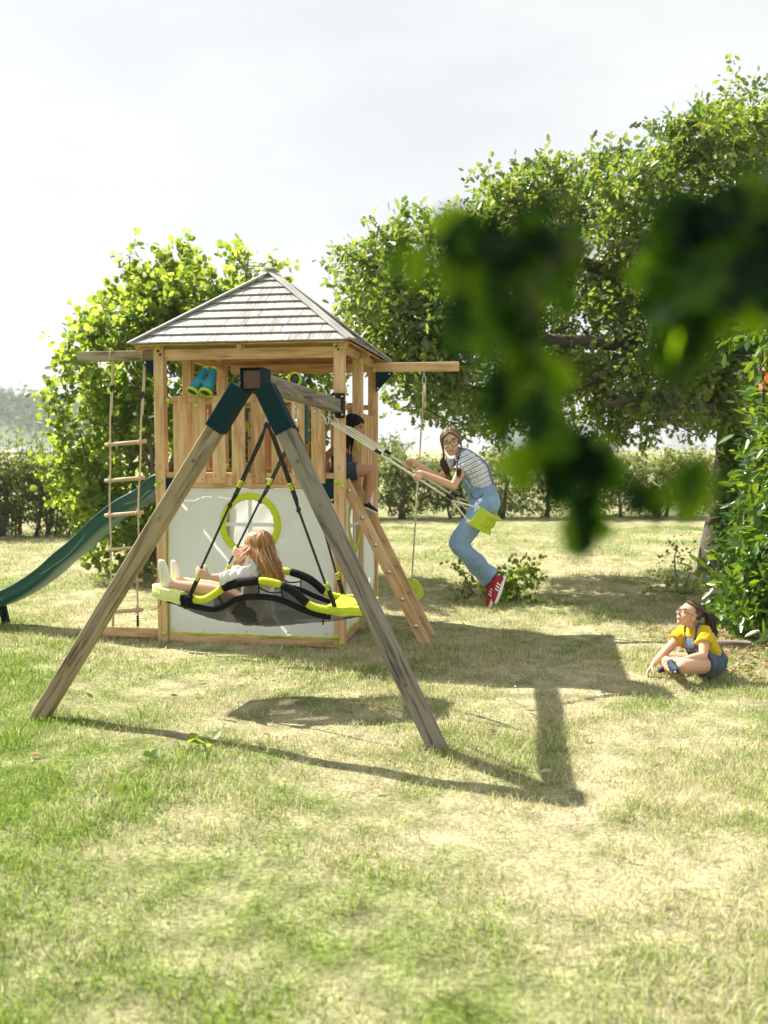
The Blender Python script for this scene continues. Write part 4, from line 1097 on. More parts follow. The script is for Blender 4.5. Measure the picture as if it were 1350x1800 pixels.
# branches on the camera side and the far side of the crown, seen only where they show past those
of = ground(1262, 1004); of.z = 0
oT = [of + Vector((0, 0, -.05)), of + Vector((-.02, 0, .3)), at(1268, 900, of.y), at(1282, 780, of.y), at(1280, 690, of.y), at(1262, 590, of.y), at(1240, 480, of.y), at(1225, 380, of.y), at(1240, 290, of.y)]
lim = [([at(1276, 720, of.y), at(1220, 660, 12.2), at(1120, 610, 12.0), at(1000, 600, 12.0), at(880, 590, 12.1), at(780, 560, 12.2), at(700, 540, 12.2)], [.15, .12, .10, .085, .065, .045, .025]),
       ([at(1270, 640, of.y), at(1180, 540, 12.8), at(1050, 470, 12.9), at(920, 450, 12.8), at(800, 450, 12.6), at(690, 450, 12.5)], [.14, .11, .09, .065, .04, .022]),
       ([at(1120, 610, 12.0), at(1020, 680, 11.6), at(900, 690, 11.5), at(800, 680, 11.6), at(740, 690, 11.7)], [.07, .055, .04, .028, .016]),
       ([at(1274, 700, of.y), at(1230, 720, 11.6), at(1150, 700, 11.0), at(1070, 710, 10.8)], [.09, .07, .05, .025]),
       ([at(1240, 480, of.y), at(1120, 420, 12.3), at(1000, 400, 12.4), at(900, 410, 12.4)], [.09, .07, .05, .03]),
       ([at(1255, 560, of.y), at(1320, 480, 12.5), at(1370, 400, 12.4)], [.11, .08, .04])]
tree('oak_tree', 'large old oak with spreading dark leafy limbs and ivy at its trunk', 'tree', of, okc, 6200, .10, 'oak', 'oak_leaf', oT, [.30, .24, .19, .175, .165, .15, .12, .08, .05], 8, lim, twig=.009, up=.5, shell=.1, lumpy=7)

# ivy up the oak trunk
ivy = thing('ivy_plant', 'glossy dark ivy climbing the oak trunk', 'climbing plant', of + Vector((.1, -.2, 0)))
P = []; D = []; Nn = []
for _ in range(1500):
    f = rng.random() ** .9; z = .1 + 2.0 * f; a = rng.uniform(-2.7, .9); r = .22 - .05 * f + rng.uniform(.0, .12)
    cx = of.x + (.02 + .13 * f); P.append((cx + cos(a) * r, of.y + sin(a) * r, z)); D.append((cos(a) * .4 + rng.normal() * .4, sin(a) * .4 + rng.normal() * .4, -.7)); Nn.append((cos(a), sin(a), .35))
keep = [i for i in range(len(P)) if P[i][0] > of.x - .10 + .1 * rng.random() or rng.random() < .12]
P = np.array(P)[keep]; D = np.array(D)[keep]; Nn = np.array(Nn)[keep]
leaf_cloud('foliage', P, D, Nn, .05 + .05 * rng.random(len(P)), 'round', M['laurel_leaf'], ivy, origin=tuple(ivy.location))
mb = MB()
for k in range(5):
    a = -2.2 + k * .6; q = [Vector((of.x + .02 + .13 * (z / 2.1) + cos(a + .2 * sin(z * 3 + k)) * (.23 - .03 * z), of.y + sin(a + .2 * sin(z * 3 + k)) * (.23 - .03 * z), z)) for z in np.linspace(0, 2.0, 14)]
    mb.tube(q, .010, 6)
mb.build_each('stem', M['bark'], ivy, world=True, smooth=True)

# ------------------------------------------------------------------ laurel at the right edge
lp = [(1374, 530, 34, 8.0), (1396, 500, 40, 8.1), (1354, 575, 24, 7.9), (1389, 590, 45, 8.2), (1424, 560, 60, 8.6), (1419, 640, 55, 8.5), (1396, 660, 26, 8.4), (1376, 745, 30, 8.1), (1378, 790, 28, 8.0), (1418, 790, 45, 8.3), (1366, 840, 26, 8.0), (1398, 860, 45, 8.2), (1424, 740, 60, 8.6), (1468, 860, 70, 8.7),
      (1344, 870, 18, 8.6), (1348, 915, 36, 8.5), (1393, 930, 45, 8.1), (1338, 965, 34, 8.6), (1368, 990, 45, 8.3), (1296, 1010, 24, 8.8), (1314, 1040, 38, 8.5), (1274, 1045, 22, 8.7), (1359, 1050, 50, 8.1), (1324, 1085, 34, 8.3), (1369, 1095, 36, 7.9), (1286, 1080, 22, 8.6), (1424, 1000, 80, 8.3), (1424, 1080, 60, 8.2),
      (1399, 900, 50, 9.6), (1428, 800, 70, 9.6), (1424, 680, 70, 9.7), (1360, 1040, 50, 9.4)]
lc = [(tuple(at(x, y, z)), r * z / FPX) for x, y, r, z in lp]
lf = at(1345, 1100, 8.9); lf.z = 0
st_ = []; rd = random.Random(9)
for x, y, z in ((1340, 620, 8.2), (1350, 780, 8.3), (1310, 880, 8.5), (1290, 980, 8.6), (1390, 700, 8.7), (1335, 960, 8.2)):
    st_.append((wiggle(lf + Vector((rd.uniform(-.2, .2), rd.uniform(-.2, .2), 0)), at(x, y, z), 4, .06, rd), [.04, .032, .025, .018, .012]))
tree('laurel_bush', 'tall glossy laurel bush with long leaves at the right edge', 'bush', lf, lc, 5200, .125, 'long', 'laurel_leaf', [lf, lf + Vector((0, 0, .4)), lf + Vector((.1, 0, .9))], [.09, .07, .05], 6, st_, twig=.007, up=.7, droop=.25, shell=.25, jitter=.6)
# one long bare shoot leaning out low, and an orange dead leaf
sh = thing('laurel_shoot', 'thin pale shoot with yellow green leaves leaning out low from the laurel', 'shoot', at(1345, 1122, 7.5))
q = curve([at(1352, 1128, 7.5), at(1322, 1100, 7.4), at(1312, 1070, 7.35), at(1306, 1050, 7.3)], 5)
mb = MB(); mb.tube(q, [.005] * 6 + [.003] * (len(q) - 6), 6); mb.build('stem', M['weed_leaf'], sh, world=True)
P = np.array([q[k] for k in (4, 7, 9, 11, 13, 15, 15, 1, 2)]); D = np.array([(-.6, -.3, .4), (.5, -.2, .5), (-.5, -.3, .6), (.3, -.2, .8), (-.3, 0, .9), (.3, 0, .9), (-.2, -.2, .9), (-1, -.4, -.1), (1, -.3, .2)])
leaf_cloud('foliage', P, D, np.array([(0, -.5, 1)] * len(P), float) + rng.normal(size=P.shape) * .3, np.array([.05, .045, .05, .04, .05, .05, .04, .13, .09]), 'long', M['laurel_leaf'], sh, origin=tuple(sh.location))
M['dead_leaf'] = mat_leaf('dead_leaves', [(.30, .10, .03), (.22, .13, .07), (.42, .28, .16), (.5, .42, .32)], [(.4, .15, .03), (.4, .3, .15)], .2, .7)
M['orange_leaf'] = mat_leaf('orange_leaves', [(.50, .10, .02), (.55, .17, .03)], [(.7, .18, .02), (.7, .25, .03)], .35, .5)
dl = thing('dead_sprig', 'sprig of orange dead leaves caught in the laurel at the right edge', 'dead leaves', at(1346, 665, 7.8))
P = np.array([at(1343 + 5 * rng.normal(), 645 + 44 * k / 9, 7.75) for k in range(9)]); D = rng.normal(size=P.shape) * .5 + np.array([0, -.2, -1.])
leaf_cloud('foliage', P, D, rng.normal(size=P.shape) * .5 + np.array([-.4, -1, .3]), .05 + .03 * rng.random(9), 'long', M['orange_leaf'], dl, origin=tuple(dl.location))

# ------------------------------------------------------------------ hedges
def hedge(name, label, a, b, h, depth, n, seed, trunks, gap=.35, top_tall=0.0):
    rnd = random.Random(seed); a = Vector(a); b = Vector(b); d = (b - a); Lh = d.length; dn = d / Lh; nn = Vector((-dn.y, dn.x, 0))
    t = thing(name, label, 'hedge', (a + b) / 2)
    cl = []
    k = int(Lh / .34)
    for i in range(k):
        for lay in range(5):
            f = (i + rnd.random()) / k; z = h * (.30 + .16 * lay) + rnd.uniform(-.1, .1)
            if lay == 0 and rnd.random() < .25: continue
            hh = h * (1 + .06 * sin(f * 23 + seed) + .04 * sin(f * 57))
            z = min(z, hh - .30)
            cl.append((tuple(a + d * f + nn * rnd.uniform(-.5, .5) * depth + Vector((0, 0, z))), rnd.uniform(.2, .34)))
        # bottom growth
        for _ in range(3): cl.append((tuple(a + d * ((i + rnd.random()) / k) + nn * rnd.uniform(-.1, .8) * depth + Vector((0, 0, rnd.uniform(.08, .5)))), rnd.uniform(.12, .25)))
        # thin shoots standing up from the trimmed top
        if rnd.random() < .5: cl.append((tuple(a + d * ((i + rnd.random()) / k) + nn * rnd.uniform(-.4, .4) * depth + Vector((0, 0, h - .12 + rnd.uniform(.0, .14 + top_tall)))), rnd.uniform(.05, .12)))
    P, D, Nn, S = clump_leaves(cl, n, .062, .5, .0, .3)
    leaf_cloud('foliage', P, D, Nn, S, 'small', M['hedge_leaf'], t, origin=tuple(t.location))
    for i in range(trunks):
        mb = MB()
        f = min(.98, max(.01, (i + rnd.uniform(-.4, 1.4)) / trunks)); p = a + d * f + nn * rnd.uniform(-.3, .1) * depth
        r = rnd.uniform(.025, .062); e_ = p + Vector((rnd.uniform(-.25, .25), rnd.uniform(-.1, .1), h * .62))
        pts = wiggle(p, e_, 4, .06, rnd); mb.tube(pts, [r * 1.25, r, r * .9, r * .85, r * .7], 8)
        for _ in range(3):
            e2 = e_ + Vector((rnd.uniform(-.5, .5), rnd.uniform(-.3, .3), rnd.uniform(.2, .5))); mb.tube(wiggle(e_.lerp(p, rnd.uniform(0, .3)), e2, 3, .1, rnd), [r * .5, r * .35, r * .25, r * .15], 5)
        mb.build('stem', M['bark'], t, world=True, smooth=True)
    return t
g0 = ground(-150, 945); g1 = ground(110, 942)
hedge('hedge', 'old hedge with bare twisted stems beside the hazel at the left', (g0.x - 1, g0.y, 0), (g1.x + .8, g1.y + .3, 0), 1.66, .9, 5600, 2, 9)
g0 = ground(560, 915); g1 = ground(1420, 905)
hedge('hedge', 'long trimmed hedge across the back of the lawn beneath the oak', (g0.x, g0.y + .5, 0), (g1.x, g1.y, 0), 1.50, 1.0, 4600, 5, 13, top_tall=.12)
# loose growth behind the hedges
def bush(label, pxl, Y, per, size, lmat, seed, name='bush', cat='bush', shape='small', group=None, foot_py=None):
    rnd = random.Random(seed); cl = px_clumps(pxl, Y, .4, rnd); cx = sum(c[0][0] for c in cl) / len(cl)
    f = Vector((cx, Y, 0)); t = thing(name, label, cat, f, 0, group)
    mb = MB()
    for c, r in cl: mb.tube(wiggle(f + Vector((rnd.uniform(-.1, .1), 0, 0)), c, 4, .05, rnd), [.02, .016, .012, .009, .005], 5)
    mb.build('stem', M['bark_pale'], t, world=True)
    P, D, Nn, S = clump_leaves(cl, per, size, .5, .1, .2); leaf_cloud('foliage', P, D, Nn, S, shape, M[lmat], t, origin=tuple(f)); return t
bush('pale weedy bush growing above the left hedge by the photo edge', [(5, 778, 16), (30, 782, 14), (38, 768, 10), (55, 782, 15), (28, 760, 7), (-20, 775, 20)], 18.2, 1900, .07, 'weed_leaf', 3)
bush('pale weedy bush against the hazel above the left hedge', [(75, 782, 14), (92, 775, 13), (68, 768, 9), (88, 762, 8), (62, 756, 5)], 18.0, 1900, .07, 'weed_leaf', 4)
bush('light bush above the hedge just right of the tower post', [(690, 795, 18), (682, 785, 14), (705, 800, 18), (665, 800, 14), (700, 778, 8)], 23.2, 2200, .095, 'hedge_leaf', 5)
bush('leafy sapling top above the hedge behind the swinging girl', [(878, 800, 12), (905, 798, 10), (868, 792, 7), (852, 806, 12), (890, 790, 5)], 23.0, 2200, .09, 'hedge_leaf', 6)
bush('thin pale growth above the hedge left of the oak trunk', [(1130, 812, 16), (1160, 806, 18), (1185, 812, 16), (1100, 818, 14), (1215, 805, 18), (1175, 796, 8)], 22.8, 2200, .095, 'weed_leaf', 7)

# brambles on the lawn behind the swing, small weeds
bush('low yellow green bramble clump on the lawn under the swing', [(905, 1015, 20), (925, 1000, 14), (890, 1030, 22), (925, 1022, 14), (880, 1050, 22), (900, 1056, 20), (912, 1040, 14)], 10.5, 7000, .06, 'hazel_leaf', 8, name='bramble', cat='bramble', shape='round')
bush('sparse bramble sprigs with reddish leaves left of the clump', [(812, 1000, 12), (822, 1012, 10), (800, 1035, 10), (835, 1040, 14), (815, 1050, 10), (850, 1056, 12)], 10.6, 5500, .055, 'weed_leaf', 9, name='bramble', cat='bramble', shape='round')
bush('dry scrub and tall grass at the foot of the oak', [(1180, 1010, 22, 11.3), (1200, 1030, 24, 10.8), (1215, 985, 20, 11.8), (1165, 1040, 20, 10.6), (1205, 1060, 22, 10.0), (1225, 1040, 22, 10.4), (1190, 965, 12, 12), (1150, 1062, 14, 10)], 10.8, 4200, .055, 'weed_leaf', 10, name='scrub', cat='scrub')
bush('shady leafy scrub under the hazel beside the slide', [(262, 1010, 22), (285, 1020, 22), (240, 1020, 14), (310, 1020, 20), (300, 1000, 22)], 11.2, 4500, .05, 'hedge_leaf', 12, name='scrub', cat='scrub')
def weed(label, px_, py_, hts, seed, sz=.07):
    p = ground(px_, py_); rnd = random.Random(seed); t = thing('weed', label, 'weed', p)
    P = []; D = []
    mb = MB()
    for k in range(hts):
        a = rnd.uniform(0, 6.28); e_ = p + Vector((cos(a) * .035, sin(a) * .035, rnd.uniform(.03, .07))); mb.tube([p - Vector((0, 0, .01)), e_], .002, 5); P.append(tuple(e_)); D.append((cos(a), sin(a), .7))
    mb.build('stem', M['weed_leaf'], t, world=True)
    leaf_cloud('foliage', np.array(P), np.array(D), np.array([(0, -.2, 1.)] * hts), np.array([sz * rnd.uniform(.7, 1.2) for _ in range(hts)]), 'round', M['hazel_leaf'], t, origin=tuple(p))
weed('broad leaved yellow green seedling in the near lawn', 366, 1322, 4, 1, .085)
weed('small leafy seedling left of the broad leaved one', 330, 1320, 4, 2, .05)
weed('low dandelion like weed in the near lawn on the left', 268, 1352, 6, 3, .05)

# leaf litter and fallen leaves under the laurel
n_ = 620; a_ = rng.random(n_); xx = 2.35 + 1.7 * rng.random(n_); yy = 6.9 + 1.7 * rng.random(n_) ** 1.2
sel = xx > 2.45 + (7.9 - yy) * .35 * rng.random(n_); xx, yy = xx[sel], yy[sel]; n_ = len(xx)
P = np.stack([xx, yy, hgt(xx, yy) + .002 + .012 * rng.random(n_)], -1); D = rng.normal(size=(n_, 3)) * np.array([1, 1, .18]); Nn = rng.normal(size=(n_, 3)) * .35 + np.array([0, 0, 1.])
lit = leaf_cloud('leaf_litter', P, D, Nn, .045 + .06 * rng.random(n_), 'long', M['dead_leaf']); tag(lit, 'brown dead leaves littering the soil under the laurel', 'leaf litter', kind='stuff')
n_ = 120; xx = rng.uniform(-2, 3.2, n_); yy = rng.uniform(4.4, 9.5, n_)
P = np.stack([xx, yy, hgt(xx, yy) + .012], -1); D = rng.normal(size=(n_, 3)) * np.array([1, 1, .15]); Nn = rng.normal(size=(n_, 3)) * .4 + np.array([0, 0, 1.])
lit = leaf_cloud('fallen_leaves', P, D, Nn, .03 + .05 * rng.random(n_), 'long', M['dead_leaf']); tag(lit, 'scattered dry fallen leaves across the open lawn', 'fallen leaves', kind='stuff')
M['stone'] = mat_plain('grey_edging_stone', (.30, .28, .24), .9, .25, 9, bump=.5, bscale=40)
ed = thing('edging_board', 'weathered grey edging board lying in the soil behind the sitting girl', 'board', at(1285, 1127, 7.75))
ed.location.z = 0
mb = MB(); mb.board(ed.location + Vector((-.22, .04, .025)), ed.location + Vector((.16, -.03, .03)), .09, .05); mb.build('plank', M['wood_grey'], ed, world=True, bevel=.005)
# bare twigs in front of the oak foot
# ------------------------------------------------------------------ far hills and field edge
def mat_hill():
    m, N, L = new_mat('wooded_hill')
    g = N('ShaderNodeNewGeometry'); v = N('ShaderNodeTexVoronoi'); v.inputs['Scale'].default_value = .16; L(g.outputs['Position'], v.inputs['Vector'])
    n = N('ShaderNodeTexNoise'); n.inputs['Scale'].default_value = .35; n.inputs['Detail'].default_value = 6; L(g.outputs['Position'], n.inputs['Vector'])
    r = N('ShaderNodeValToRGB'); setramp(r, [(.3, (.035, .065, .03)), (.55, (.06, .10, .045)), (.75, (.10, .14, .06))]); L(n.outputs[0], r.inputs[0])
    p = N('ShaderNodeBsdfPrincipled'); p.inputs['Roughness'].default_value = .95; L(r.outputs[0], p.inputs['Base Color'])
    o = N('ShaderNodeOutputMaterial'); L(p.outputs[0], o.inputs[0]); return m
xs_ = np.linspace(-420, 60, 90); ys_ = np.linspace(300, 480, 36); XX, YY = np.meshgrid(xs_, ys_)
ZZ = 15.0 * np.exp(-((XX + 165) / 85) ** 2) * np.exp(-((YY - 390) / 75) ** 2) * 1.35 - 1.0
idx = np.arange(XX.size).reshape(XX.shape); qd = np.stack([idx[:-1, :-1], idx[:-1, 1:], idx[1:, 1:], idx[1:, :-1]], -1).reshape(-1, 4)
hill = np_mesh('hill', np.stack([XX, YY, ZZ], -1).reshape(-1, 3), qd.ravel(), np.arange(len(qd)) * 4, np.full(len(qd), 4), mat_hill(), smooth=True); tag(hill, 'low hill far away at the left', 'hill', kind='structure')
# wood on the hill: many small tree crowns as one mass
rd = random.Random(21); cl = []
for _ in range(420):
    x = rd.uniform(-300, -60); y = rd.uniform(320, 420); z = 15.0 * 1.35 * math.exp(-((x + 165) / 85) ** 2) * math.exp(-((y - 390) / 75) ** 2) - 1
    if z < 3: continue
    cl.append(((x, y, z + rd.uniform(1.0, 3.2)), rd.uniform(2.2, 4.2)))
P, D, Nn, S = clump_leaves(cl, 9, 1.5, .6, .0, .5)
fw = leaf_cloud('far_wood', P, D, Nn, S, 'small', M['far_leaf']); tag(fw, 'hazy distant wood on the hill at the left', 'wood', kind='stuff')

# ------------------------------------------------------------------ oak branch hanging close to the camera, far out of focus
fb = thing('near_branch', 'dark blurred oak branch hanging close to the camera at the upper right', 'branch', at(1250, 330, 1.0))
mb = MB()
tw = [([(1480, 180, 1.15), (1330, 330, 1.05), (1180, 430, 1.0), (1060, 430, 1.0), (1000, 440, .97), (935, 500, .95)], .0032),
      ([(1060, 430, 1.0), (940, 425, 1.0), (860, 430, .98), (760, 420, 1.0)], .0025), ([(1330, 330, 1.05), (1290, 480, .95), (1230, 600, .9), (1180, 720, .9), (1210, 800, .9)], .0025),
      ([(935, 500, .95), (935, 600, .95), (960, 700, .95), (1000, 780, .93)], .0022)]
for pts, r in tw:
    q = curve([at(p[0], p[1], p[2] * .78) for p in pts], 6); mb.tube(q, [r * .8 * (1 - .6 * i / len(q)) for i in range(len(q))], 8)
mb.build('stem', M['bark'], fb, world=True, smooth=True)
# (x, y) of a leaf's stalk end, direction it points in the picture (degrees, 0 right, 90 down), length px, distance
fl_ = [(715, 420, 115, 75, 1.0), (745, 415, 100, 80, 1.0), (790, 410, 95, 95, 1.0), (775, 440, 75, 85, .98), (830, 410, 100, 120, .98), (850, 450, 95, 110, .97), (870, 430, 85, 120, .98), (905, 420, 110, 110, .98), (880, 500, 105, 110, .96), (815, 500, 100, 110, .96), (800, 540, 85, 90, .96),
       (920, 470, 80, 110, .97), (935, 430, 70, 100, .98), (860, 540, 95, 100, .95), (900, 560, 80, 110, .95), (935, 540, 95, 110, .95), (925, 600, 100, 110, .94), (950, 620, 75, 100, .94), (905, 640, 110, 110, .94), (880, 640, 95, 90, .95), (945, 680, 95, 110, .93), (920, 700, 115, 100, .94), (965, 700, 75, 110, .93),
       (940, 760, 105, 100, .94), (975, 750, 90, 110, .93), (1000, 770, 100, 110, .92), (1010, 740, 70, 110, .93), (1040, 770, 95, 100, .92), (1060, 760, 75, 100, .93), (960, 800, 80, 90, .94), (1000, 820, 85, 100, .92), (1030, 850, 92, 125, .92), (1022, 845, 108, 105, .93), (1070, 800, 110, 90, .93),
       (1120, 835, 95, 80, .93), (1140, 840, 80, 80, .93), (1215, 800, 95, 110, .9), (1232, 800, 84, 105, .9),
       (1290, 420, 125, 170, .9), (1330, 410, 140, 190, .92), (1350, 440, 130, 170, .92), (1260, 430, 115, 160, .9), (1300, 470, 130, 150, .9), (1240, 480, 110, 150, .89), (1270, 500, 125, 140, .89), (1230, 540, 105, 130, .88), (1210, 570, 110, 110, .88), (1255, 560, 120, 120, .89), (1225, 430, 125, 140, .92), (1350, 400, 95, 170, .95), (1310, 390, 70, 170, .95), (1280, 395, 100, 140, .95), (1195, 450, 105, 110, .93), (1190, 520, 95, 110, .92)]
P, D, Nn, S = [], [], [], []
fl_ += [(rng.uniform(820, 980), rng.uniform(350, 410), rng.uniform(60, 130), 95, 1.0) for _ in range(14)] + [(rng.uniform(1190, 1360), rng.uniform(300, 400), rng.uniform(60, 140), 130, .96) for _ in range(16)]
fl_ = fl_ + [(x + rng.normal() * 15, y + rng.normal() * 14 - 4, a_ + rng.normal() * 25, ln * rng.uniform(.8, 1.1), z + rng.uniform(.01, .06)) for x, y, a_, ln, z in fl_ if x > 1150 or x > 830]
for x, y, ang, ln, z in fl_:
    z *= .78
    a = radians(ang); p = at(x, y, z); e_ = at(x + cos(a) * 60, y + sin(a) * 60, z + rng.uniform(-.02, .02)); dd = (e_ - p).normalized()
    P.append(tuple(p)); D.append(tuple(dd)); Nn.append((rng.normal() * .45, -1 + rng.normal() * .3, .5 + rng.normal() * .4)); S.append(1.12 * ln * z / FPX)
# unseen leaves added higher up, towards the sun, to shade those in view
for _ in range(140):
    b = np.array(P[rng.integers(0, len(fl_))]) + np.array(SUN) * rng.uniform(.45, 1.5) + rng.normal(size=3) * .08
    sx_, sy_ = b[0] / b[1] * FPX + 675, 790 - (b[2] - CAM_H) / b[1] * FPX
    if b[1] < .5 or (-60 < sx_ < 1410 and sy_ > -170): continue
    P.append(tuple(b)); D.append(tuple(rng.normal(size=3) + np.array([0, 0, -.5]))); Nn.append(tuple(rng.normal(size=3) * .5 + np.array([-.4, .2, 1.]))); S.append(rng.uniform(.07, .12))
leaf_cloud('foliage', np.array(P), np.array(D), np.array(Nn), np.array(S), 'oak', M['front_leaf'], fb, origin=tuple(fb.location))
# ------------------------------------------------------------------ people
def mat_attr(name, rough=.55, sss=0.0, bump=.0, bscale=120, spec=.4, var=.06, sheen=0.0, trans=0.0):
    """colour is the thing's own pigment, stored per vertex in 'Col'"""
    m, N, L = new_mat(name)
    a = N('ShaderNodeAttribute'); a.attribute_name = 'Col'
    tc = N('ShaderNodeTexCoord'); n = N('ShaderNodeTexNoise'); n.inputs['Scale'].default_value = 40; n.inputs['Detail'].default_value = 4; L(tc.outputs['Object'], n.inputs[0])
    hs = N('ShaderNodeHueSaturation'); L(a.outputs['Color'], hs.inputs['Color']); L(math_node(N, L, 'MULTIPLY_ADD', n.outputs[0], var * 2, 1 - var), hs.inputs['Value'])
    p = N('ShaderNodeBsdfPrincipled'); L(hs.outputs[0], p.inputs['Base Color']); p.inputs['Roughness'].default_value = rough; p.inputs['Specular IOR Level'].default_value = spec
    if sss:
        p.inputs['Subsurface Weight'].default_value = sss; p.inputs['Subsurface Radius'].default_value = (.012, .005, .003); p.inputs['Subsurface Scale'].default_value = 1.0
    if sheen: p.inputs['Sheen Weight'].default_value = sheen
    if bump:
        nb = N('ShaderNodeTexNoise'); nb.inputs['Scale'].default_value = bscale; nb.inputs['Detail'].default_value = 5; L(tc.outputs['Object'], nb.inputs[0])
        bp = N('ShaderNodeBump'); bp.inputs['Strength'].default_value = bump; bp.inputs['Distance'].default_value = .006; L(nb.outputs[0], bp.inputs['Height']); L(bp.outputs[0], p.inputs['Normal'])
    o = N('ShaderNodeOutputMaterial'); sh = p.outputs[0]
    if trans:
        t = N('ShaderNodeBsdfTranslucent'); L(hs.outputs[0], t.inputs[0]); mx = N('ShaderNodeMixShader'); mx.inputs[0].default_value = trans; L(sh, mx.inputs[1]); L(t.outputs[0], mx.inputs[2]); sh = mx.outputs[0]
    L(sh, o.inputs[0]); return m
M['skin'] = mat_attr('skin', .5, .25, .12, 150, .35, .07)
M['cloth'] = mat_attr('cotton_cloth', .85, 0, .25, 260, .15, .07, .15, .25)
M['denim'] = mat_attr('denim_cloth', .9, 0, .5, 300, .12, .16, .15)
M['shoe'] = mat_attr('shoe_canvas', .7, 0, .25, 200, .25, .07)
M['rubber'] = mat_plain('white_rubber', (.72, .69, .62), .6, .06)
def mat_hair(name, cols, rough=.42, spec=.6):
    m, N, L = new_mat(name); g = N('ShaderNodeNewGeometry'); r = N('ShaderNodeValToRGB'); setramp(r, [(i / (len(cols) - 1), c) for i, c in enumerate(cols)]); L(g.outputs['Random Per Island'], r.inputs[0])
    p = N('ShaderNodeBsdfPrincipled'); L(r.outputs[0], p.inputs['Base Color']); p.inputs['Roughness'].default_value = rough; p.inputs['Specular IOR Level'].default_value = spec
    t = N('ShaderNodeBsdfTranslucent'); L(r.outputs[0], t.inputs[0]); mx = N('ShaderNodeMixShader'); mx.inputs[0].default_value = .22; L(p.outputs[0], mx.inputs[1]); L(t.outputs[0], mx.inputs[2])
    o = N('ShaderNodeOutputMaterial'); L(mx.outputs[0], o.inputs[0]); return m
M['hair_blond'] = mat_hair('strawberry_blond_hair', [(.20, .08, .025), (.45, .22, .075), (.72, .45, .20)])
M['hair_brown'] = mat_hair('light_brown_hair', [(.09, .05, .028), (.19, .115, .065), (.30, .19, .11)])
M['hair_tail'] = mat_hair('dark_brown_hair', [(.03, .015, .010), (.07, .035, .02), (.11, .055, .03)])
M['hair_black'] = mat_hair('black_hair', [(.003, .0025, .003), (.007, .0055, .0055), (.014, .010, .009)], .5, .15)
M['eye'] = mat_plain('eye_white', (.72, .70, .68), .2, .0); M['iris'] = mat_plain('dark_iris', (.03, .018, .012), .15, .0)
M['frame'] = mat_plain('dark_glasses_frame', (.02, .016, .018), .25, .1)
M['spec_lens'] = mat_plain('spectacle_lens', (.9, .9, .9), .05, 0, alpha=.06)

def blob(name, mb, mat, parent, voxel=.005, it=4, wr=None, col=None, cut=None):
    """melt the overlapping closed shapes of mb into one continuous skin"""
    me = bpy.data.meshes.new('tmp'); me.from_pydata(mb.v, [], mb.f); o = bpy.data.objects.new('tmp', me); COL.objects.link(o)
    r = o.modifiers.new('r', 'REMESH'); r.mode = 'VOXEL'; r.voxel_size = voxel; r.adaptivity = 0
    s = o.modifiers.new('s', 'SMOOTH'); s.factor = .5; s.iterations = it
    dg = bpy.context.evaluated_depsgraph_get(); dg.update()
    m2 = bpy.data.meshes.new_from_object(o.evaluated_get(dg)); bpy.data.objects.remove(o); bpy.data.meshes.remove(me)
    n = len(m2.vertices); V = np.empty(n * 3, np.float32); m2.vertices.foreach_get('co', V); V = V.reshape(-1, 3).astype(float)
    if wr:
        Nn = np.empty(n * 3, np.float32); m2.vertex_normals.foreach_get('vector', Nn); Nn = Nn.reshape(-1, 3)
        V = V + Nn * wr(V)[:, None]
    if col is not None:
        C = np.ones((n, 4), np.float32); C[:, :3] = col(V) if callable(col) else np.array(col)[None]
        a = m2.color_attributes.new('Col', 'FLOAT_COLOR', 'POINT'); a.data.foreach_set('color', C.ravel())
    V = V - np.array(parent_origin(parent))
    m2.vertices.foreach_set('co', V.astype(np.float32).ravel()); m2.name = name
    m2.materials.clear(); m2.materials.append(mat); m2.polygons.foreach_set('use_smooth', np.ones(len(m2.polygons), dtype=bool)); m2.update()
    ob = bpy.data.objects.new(name, m2); COL.objects.link(ob); ob.parent = parent; return ob
def parent_origin(p):
    while p.parent: p = p.parent
    return tuple(p.location)
def wrinkles(amp, freq, seed, dirn=(0, 0, 1)):
    r = np.random.default_rng(seed); K = [(r.normal(size=3) * freq * (.6 + r.random()), r.random() * 6.28, .4 + r.random()) for _ in range(7)]
    def f(V):
        a = np.zeros(len(V)); w = np.sin(V @ K[0][0] * .4 + 1)
        for k, p, s in K: a += s * np.sin(V @ k + p + 1.2 * w)
        a = a / 3.0
        return amp * (np.sign(a) * np.abs(a) ** .8)
    return f
def frame3(fwd, up):
    y = Vector(fwd).normalized(); z = Vector(up); z = (z - y * z.dot(y)).normalized(); x = y.cross(z)
    return Matrix(((x.x, y.x, z.x), (x.y, y.y, z.y), (x.z, y.z, z.z)))
